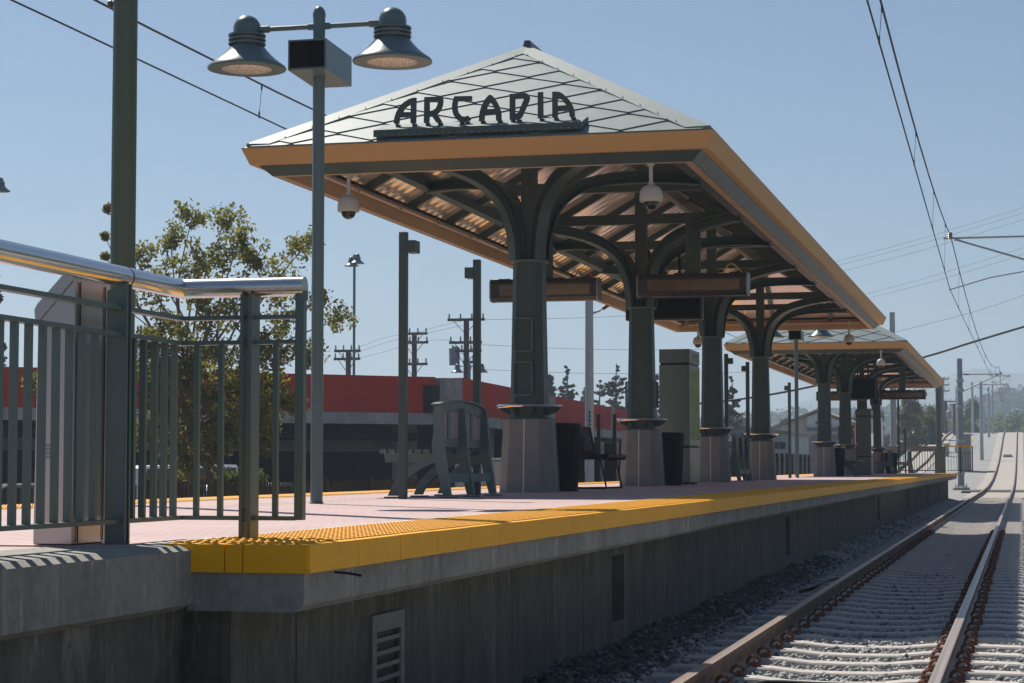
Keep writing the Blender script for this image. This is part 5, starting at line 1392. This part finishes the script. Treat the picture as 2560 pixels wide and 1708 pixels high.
# ------------------------------------------------------------------ cars under the structure
def car(label, x, y, yaw, mat, h=1.45, ln=4.4, van=False):
    t = thing('parked_car', label, 'car', (x, y, -.62), 'cars parked beyond the fence')
    M3 = lambda a, b_, c: (x + a, y + b_, -.62 + c)
    hood = .86 if not van else 1.0
    pr = [(-ln / 2, .35), (-ln / 2 + .05, hood - .12), (-ln / 2 + .8, hood), (-ln / 2 + (1.35 if not van else 1.0), h - .03), (ln / 2 - (.9 if not van else .15), h), (ln / 2 - .1, hood + (.0 if not van else .35)), (ln / 2, .75), (ln / 2, .35), (ln / 2 - .45, .28), (-ln / 2 + .45, .28)]
    b = MB(); b.prism([M3(a, -.88, c) for a, c in pr], (0, 1.76, 0)); body = b.build('body', mat, t, bevel=.06)
    g_ = MB(); gl = [(-ln / 2 + .95, hood + .05), (-ln / 2 + (1.4 if not van else 1.1), h - .1), (ln / 2 - (.95 if not van else .3), h - .08), (ln / 2 - (.35 if not van else .3), hood + .08)]
    g_.prism([M3(a, -.886, c) for a, c in gl], (0, 1.772, 0)); g_.build('side_windows', 'carglass', t)
    ws = MB(); ws.bar(M3(-ln / 2 + .86, 0, hood + .07), M3(-ln / 2 + 1.3, 0, h - .1), 1.5, .05, (1, 0, .6)); ws.bar(M3(ln / 2 - .14, 0, hood + .1), M3(ln / 2 - .82 if not van else ln / 2 - .12, 0, h - .08), 1.5, .06, (-1, 0, .6)); ws.build('windscreen', 'carglass', t)
    for a in (-ln / 2 + .85, ln / 2 - .85):
        for s in (-1, 1):
            w_ = MB(); c = M3(a, s * .82, .32); w_.tube([(c[0], c[1] - .1, c[2]), (c[0], c[1] + .1, c[2])], .32, 16); wh = w_.build('wheel', 'rubber', t)
            w_ = MB(); w_.tube([(c[0], c[1] - .108, c[2]), (c[0], c[1] + .108, c[2])], .2, 12); w_.build('rim', 'galv', wh)
    for s in (-1, 1):
        l_ = MB(); c = M3(ln / 2 - .02, s * .7, .78); l_.box(c[0] - .05, c[0] + .03, c[1] - .12, c[1] + .12, c[2] - .1, c[2] + .1); l_.build('tail_light', 'red', t)
    t.rotation_euler = (0, 0, yaw)
    return t
for lab, px_, Yc, mat, yaw, van in (('white van behind the fence at the left of the tree trunk', 385, 46, 'white', 1.2, True), ('white saloon car just left of the tree trunk beyond the fence', 438, 47.5, 'white', 1.35, False), ('silver car right of the tree trunk beyond the fence', 512, 47, 'galv_light', 1.3, False), ('pale hatchback behind the low hedge beyond the fence', 572, 48, 'galv_light', .9, False), ('dark car at the left edge under the parking deck', 25, 45, 'asphalt', 1.2, False)):
    p = at(px_, 1180, Y=Yc); car(lab, p.x, p.y, yaw, mat, 1.5 if not van else 1.95, 4.4, van)
# ------------------------------------------------------------------ vegetation
def leaves(C_, n, spread, size, flat=1.0):
    """C_: cluster centres (k,3); n leaves per cluster -> quads"""
    k = len(C_); P = np.repeat(C_, n, 0); sp = np.repeat(np.broadcast_to(spread, (k,)), n)
    d = RNG.normal(size=(k * n, 3)); d /= np.linalg.norm(d, axis=1)[:, None]; rr = RNG.random(k * n) ** .5
    P = P + d * (rr * sp)[:, None] * np.array([1, 1, flat])
    a = RNG.normal(size=(k * n, 3)); a /= np.linalg.norm(a, axis=1)[:, None]
    b = RNG.normal(size=(k * n, 3)); b -= a * (a * b).sum(1)[:, None]; b /= np.linalg.norm(b, axis=1)[:, None]
    s = (size * RNG.uniform(.6, 1.4, k * n))[:, None]
    V = np.stack([P - a * s, P + b * s * .55, P + a * s, P - b * s * .55], 1)
    return V
QUAD = np.array([(0, 1, 2, 3)])
def leaf_obj(V, mat, parent, name='foliage'):
    r = parent
    o = tri_mesh(name, V - np.array(r.location), QUAD, mat); o.parent = parent; return o
# the sparse street tree behind the railing
TY = 37.4
tb0 = at(487, 1205, Y=TY); tree = thing('street_tree', 'sparse olive leaved street tree with forked trunk behind the near railing', 'tree', (tb0.x, TY, -.6))
lobes = [(480,545,38),(560,560,48),(600,590,40),(425,600,45),(355,640,35),(640,650,55),(745,615,42),(775,600,20),(690,700,60),(500,660,80),(560,640,60),(405,720,65),(590,760,85),(500,800,90),(720,780,50),(800,745,38),(845,800,34),(690,870,60),(780,880,30),(400,840,70),(480,900,90),(590,900,80),(370,950,60),(560,990,75),(450,1040,70),(640,1010,60),(360,1080,45),(540,1110,55),(720,1000,38),(268,522,5),(262,592,5),(300,760,30),(640,1100,40),(430,1130,50),(340,890,45),(90,960,25),(420,930,50),(610,960,50),(400,1010,40),(590,1060,45),(670,960,45),(380,870,45),(660,1060,40),(262,640,5),(470,1160,40)]
wood = MB(); cl = []; sprd = []
fork = Vector((tb0.x, TY, 1.6))
wood.tube(smooth_line([(tb0.x, TY, -.6), (tb0.x - .02, TY, .4), (tb0.x - .14, TY + .1, 1.6), (tb0.x - .25, TY, 3.0)], 4), [.125 - .005 * i for i in range(13)], 8)
wood.tube(smooth_line([(tb0.x + .35, TY + .2, -.6), (tb0.x + .33, TY + .2, .4), (tb0.x + .25, TY + .1, 1.4), (tb0.x + .4, TY, 3.0)], 4), [.11 - .005 * i for i in range(13)], 8)
for (px_, py_, r_) in lobes:
    dy = random.uniform(-1.0, 1.0 if py_ < 850 else -.1) * min(1.6, r_ / 40); c = at(px_, py_, Y=TY + dy); rad = r_ * TY / FPX * 1.05
    h = random.uniform(.0, .55); st0 = Vector((tb0.x + random.choice((-.18, .34)), TY, lerp(1.0, 2.8, min(1, max(0, (c.z - 1) / 4)))))
    mid = st0.lerp(c, .5) + Vector((random.uniform(-.2, .2), random.uniform(-.2, .2), random.uniform(.0, .3)))
    wood.tube(smooth_line([st0, mid, c], 4), [.032, .03, .027, .024, .02, .017, .013, .01, .006], 5)
    for k in range(max(3, int(r_ / (5 if py_ < 820 else 3.4)))):
        d = Vector((random.gauss(0, 1), random.gauss(0, 1), random.gauss(0, 1))).normalized() * rad * random.uniform(.25, 1.05)
        e = c + d; cl.append(tuple(e)); sprd.append(random.uniform(.13, .27) if r_ > 8 else .09)
        if k < 7: wood.tube([c + d * .05, c + d * .6 + Vector((0, 0, .04)), e], [.012, .008, .003], 4)
wood.build('trunk', 'bark', tree)
leaf_obj(leaves(np.array(cl), 44, np.array(sprd), .046), 'leaf_sparse', tree, 'crown')
def crown_tree(label, name, px_, ptop, y, width_px, mat, z0=-.7, n=26, per=70, leaf=.22, aspect=1.0, cat='tree', grp=None, low=.3):
    c = at(px_, ptop, Y=y); H = c.z - z0; rw = width_px * y / FPX / 2
    t = thing(name, label, cat, (c.x, y, z0), grp)
    tr = MB(); tr.tube([(c.x, y, z0), (c.x + .05 * H * .1, y, z0 + H * .45), (c.x, y, z0 + H * .85)], [H * .03, H * .02, H * .006], 7)
    cs = []; ss = []
    for k in range(n):
        f = random.random(); zc = z0 + H * (low + (1 - low) * f * .93)
        env = math.sin(math.pi * min(.97, .12 + f * .85)) ** .6
        a = random.uniform(0, 6.283); q = rw * env * random.uniform(.25, .9)
        cs.append((c.x + q * math.cos(a), y + q * math.sin(a), zc)); ss.append(rw * random.uniform(.2, .38))
        if k % 3 == 0: tr.tube([(c.x, y, z0 + H * (low * .8 + .5 * f)), cs[-1]], [H * .008, .01], 4)
    tr.build('trunk', 'bark', t)
    leaf_obj(leaves(np.array(cs), per, np.array(ss), leaf), mat, t, 'crown')
    return t
def conifer(label, px_, ptop, y, width_px, z0=-.7, n=70, mat='leaf_pine'):
    c = at(px_, ptop, Y=y); H = c.z - z0; rw = width_px * y / FPX / 2 * (2.1 if y > 100 else 1); t = thing('pine_tree', label, 'tree', (c.x, y, z0), 'pines beyond the parking structure')
    tr = MB(); tr.tube([(c.x, y, z0), (c.x + random.uniform(-.1, .1), y, z0 + H * .6), (c.x, y, z0 + H)], [.2, .11, .02], 6); cs = []; ss = []
    for k in range(int(n * 1.3)):
        f = 1 - random.random() ** .8; zc = z0 + H * (.25 + .74 * f); q = rw * (1 - f) ** .75 * random.uniform(.3, 1.1) + .12; a = random.uniform(0, 6.283)
        up_ = random.uniform(-.1, .35)
        for m in (.45, .7, .88, 1.0):
            cs.append((c.x + q * m * math.cos(a), y + q * m * math.sin(a), zc + q * m * up_ + random.uniform(-.06, .06))); ss.append(.07 + .15 * (1 - f) * (1.15 - m * .6))
        tr.tube([(c.x, y, zc - .1), cs[-1]], [.022, .006], 4)
    tr.build('trunk', 'bark', t); leaf_obj(leaves(np.array(cs), 13, np.array(ss) * 1.25, .085, .7), mat, t, 'crown')
    return t
conifer('ragged pine with open top right of the nearest column', 1418, 915, 140, 52)
conifer('tall dense pine left of the second column', 1541, 908, 142, 74, n=110)
conifer('small pine between the numbered mast and the tall pine', 1500, 950, 150, 44)
conifer('slender pine peeking past the third column', 1830, 940, 140, 34, n=60)
conifer('pine crown edge left of the steel cabinet', 1640, 935, 145, 50)
crown_tree('round pale green tree crown between the two pines', 'round_tree', 1466, 962, 150, 60, 'leaf_mid', n=30, leaf=.16)
crown_tree('shaggy skirted palm crown right beside the nearest column', 'palm_tree', 1376, 930, 140, 24, 'leaf_pine', n=24, leaf=.2, low=.6)
conifer('dark conifer tips at the left edge behind the railing', -12, 680, 60, 60, n=80)
crown_tree('dry olive grey tree behind the platform end railing', 'dry_tree', 2275, 990, 215, 95, 'leaf_dry', n=46, per=90, leaf=.2, low=.25)
crown_tree('second dry grey tree right of the slim pole', 'dry_tree', 2325, 1012, 235, 70, 'leaf_dry', n=34, per=80, leaf=.22, low=.2)
crown_tree('dark green ivy covered tree beside the climbing railing', 'ivy_tree', 2322, 1038, 225, 66, 'leaf_dark', n=46, per=110, leaf=.24, low=.1)
crown_tree('dark leafy tree right behind the thick banded mast', 'leafy_tree', 2430, 992, 300, 66, 'leaf_dark', n=50, per=100, leaf=.34, low=.05)
for i, (px_, pt, w) in enumerate(((1700, 1000, 60), (1850, 1040, 70), (1905, 1035, 60), (1960, 1045, 80), (2105, 1010, 60), (2140, 1015, 60), (2200, 1020, 60))):
    crown_tree(['round tree glimpsed between the cabinet and the third column', 'light tree top above the slatted fence, far left', 'grey green tree above the low blue building', 'tree top behind the roof of the gabled shed', 'tree behind the first column of the farther canopy', 'tree between the two middle columns of the farther canopy', 'tree right of the last column of the farther canopy'][i], 'background_tree', px_, pt, 300, w, 'leaf_hill' if i % 2 else 'leaf_mid', n=26, per=60, leaf=.4, low=.1, grp='trees beyond the sheds')
hd = thing('low_hedge', 'bright low hedge behind the fence right of the trunk', 'hedge', (at(590, 1200, Y=42.5).x, 42.5, -.6)); q = [at(px_, 1197 + random.uniform(-6, 8), Y=42.5 + random.uniform(-.3, .3)) for px_ in np.linspace(555, 650, 24)]
leaf_obj(leaves(np.array([tuple(v_) for v_ in q] + [(v_.x, v_.y, v_.z - .35) for v_ in q]), 70, np.array([.22] * 48), .045), 'leaf_mid', hd, 'leaves'); b = MB(); b.tube([(hd.location.x - .4, 42.5, -.6), (hd.location.x + .4, 42.5, .3)], .03, 5); b.build('stems', 'bark', hd)
# trees across the tracks, seen mirrored in the cabinet glass and the fascia
for i, (x, y, h, w) in enumerate([(16 + (i * 37 % 7), 4 + i * 8.5 + (i * 13 % 5), 8.5 + (i * 29 % 4), 3.6 + (i * 17 % 3) * .4) for i in range(14)] + [(9 + i * .5 + (i * 31 % 4), 112 + i * 11 + (i * 7 % 5), 8 + (i * 29 % 4), 4.2) for i in range(13)]):
    t = thing('trackside_tree', 'green tree on the right of the tracks, out of the frame', 'tree', (x, y, -.7), 'trees right of the tracks')
    tr = MB(); tr.tube([(x, y, -.7), (x, y, h * .7)], [.2, .04], 7); tr.build('trunk', 'bark', t); cs = []
    for k in range(40):
        v_ = RNG.normal(size=3); v_ /= np.linalg.norm(v_); cs.append((x + v_[0] * w * .75, y + v_[1] * w * .75, h * .58 + v_[2] * h * .38))
    leaf_obj(leaves(np.array(cs), 70, np.array([w * .33] * 40), .2), 'leaf_mid', t, 'crown')
# ------------------------------------------------------------------ hills and woods
def ridge(name, y, depth, profile, mat):
    """profile: list of (photo x, photo y) of the crest, seen from the platform"""
    b = MB(); P = [at(a, c, Y=y) for a, c in profile]; n = len(P)
    b.add([(p.x, y - depth, -1.5) for p in P] + [(p.x, y - depth * .4, lerp(-1.5, p.z, .62)) for p in P] + [tuple(p) for p in P] + [(p.x, y + depth, -1.5) for p in P],
          [(r * n + i, r * n + i + 1, (r + 1) * n + i + 1, (r + 1) * n + i) for r in range(3) for i in range(n - 1)])
    o = b.build(name, mat, fix=False, smooth=True); return kind(o), P
def wav(x, s): return math.sin(x * .013 + s) * 5 + math.sin(x * .031 + s * 2) * 3 + math.sin(x * .071 + s * 3) * 1.6
ridge('mountains', 2100, 400, [(x, interp(x, [(-600, 1085), (800, 1070), (1700, 1052), (1900, 1020), (2150, 985), (2330, 945), (2420, 918), (2560, 935), (2900, 960), (3600, 1010)]) + wav(x, 2)) for x in range(-600, 3600, 40)], 'hill')
hl, HP = ridge('hills', 900, 330, [(x, interp(x, [(-600, 1110), (1200, 1095), (1800, 1062), (2050, 1050), (2300, 1046), (2420, 1040), (2520, 1000), (2650, 985), (3300, 1000)]) + wav(x, 5) * .7) for x in range(-600, 3300, 40)], 'hill')
hc = []; hs = []
for k in range(950):
    x = random.uniform(1200, 2850) if k % 4 else random.uniform(2150, 2700); f = random.random() ** .7
    cr_ = interp(x, [(-600, 1110), (1200, 1095), (1800, 1062), (2050, 1050), (2300, 1046), (2420, 1040), (2520, 1000), (2650, 985), (3300, 1000)]) + wav(x, 5) * .7
    y = 900 - 330 * (1 - f); p = at(x, cr_, Y=900); z = lerp(-1.5, p.z, f); xx = p.x
    hc.append((xx, y, z + 1.5)); hs.append(random.uniform(3.0, 6.0))
V = leaves(np.array(hc), 70, np.array(hs), 1.25)
w1 = tri_mesh('hillside_woods', V, QUAD, 'leaf_hill'); kind(w1, 'stuff')
# tree line beyond the crest of the near track
hc = []; hs = []
for k in range(240):
    px_ = random.uniform(2380, 2720); y = random.uniform(380, 560); p = at(px_, random.uniform(1050, 1102) + (0 if px_ > 2470 else 8), Y=y); hc.append(tuple(p)); hs.append(random.uniform(1.2, 2.4))
w2 = tri_mesh('distant_thicket', leaves(np.array(hc), 80, np.array(hs), .5), QUAD, 'leaf_mid'); kind(w2, 'stuff')
# ------------------------------------------------------------------ haze
hz = MB(); hz.box(-2200, 2200, -120, 2700, -3.0, 112)
ho = hz.build('haze', 'dark'); kind(ho, 'stuff'); hm = bpy.data.materials.new('haze_air'); hm.use_nodes = True; n = hm.node_tree; n.nodes.clear()
pv_ = n.nodes.new('ShaderNodeVolumePrincipled'); pv_.inputs['Color'].default_value = (.65, .80, .98, 1); pv_.inputs['Density'].default_value = .0007; pv_.inputs['Anisotropy'].default_value = .25
ou = n.nodes.new('ShaderNodeOutputMaterial'); n.links.new(pv_.outputs[0], ou.inputs['Volume']); ho.data.materials.clear(); ho.data.materials.append(hm)
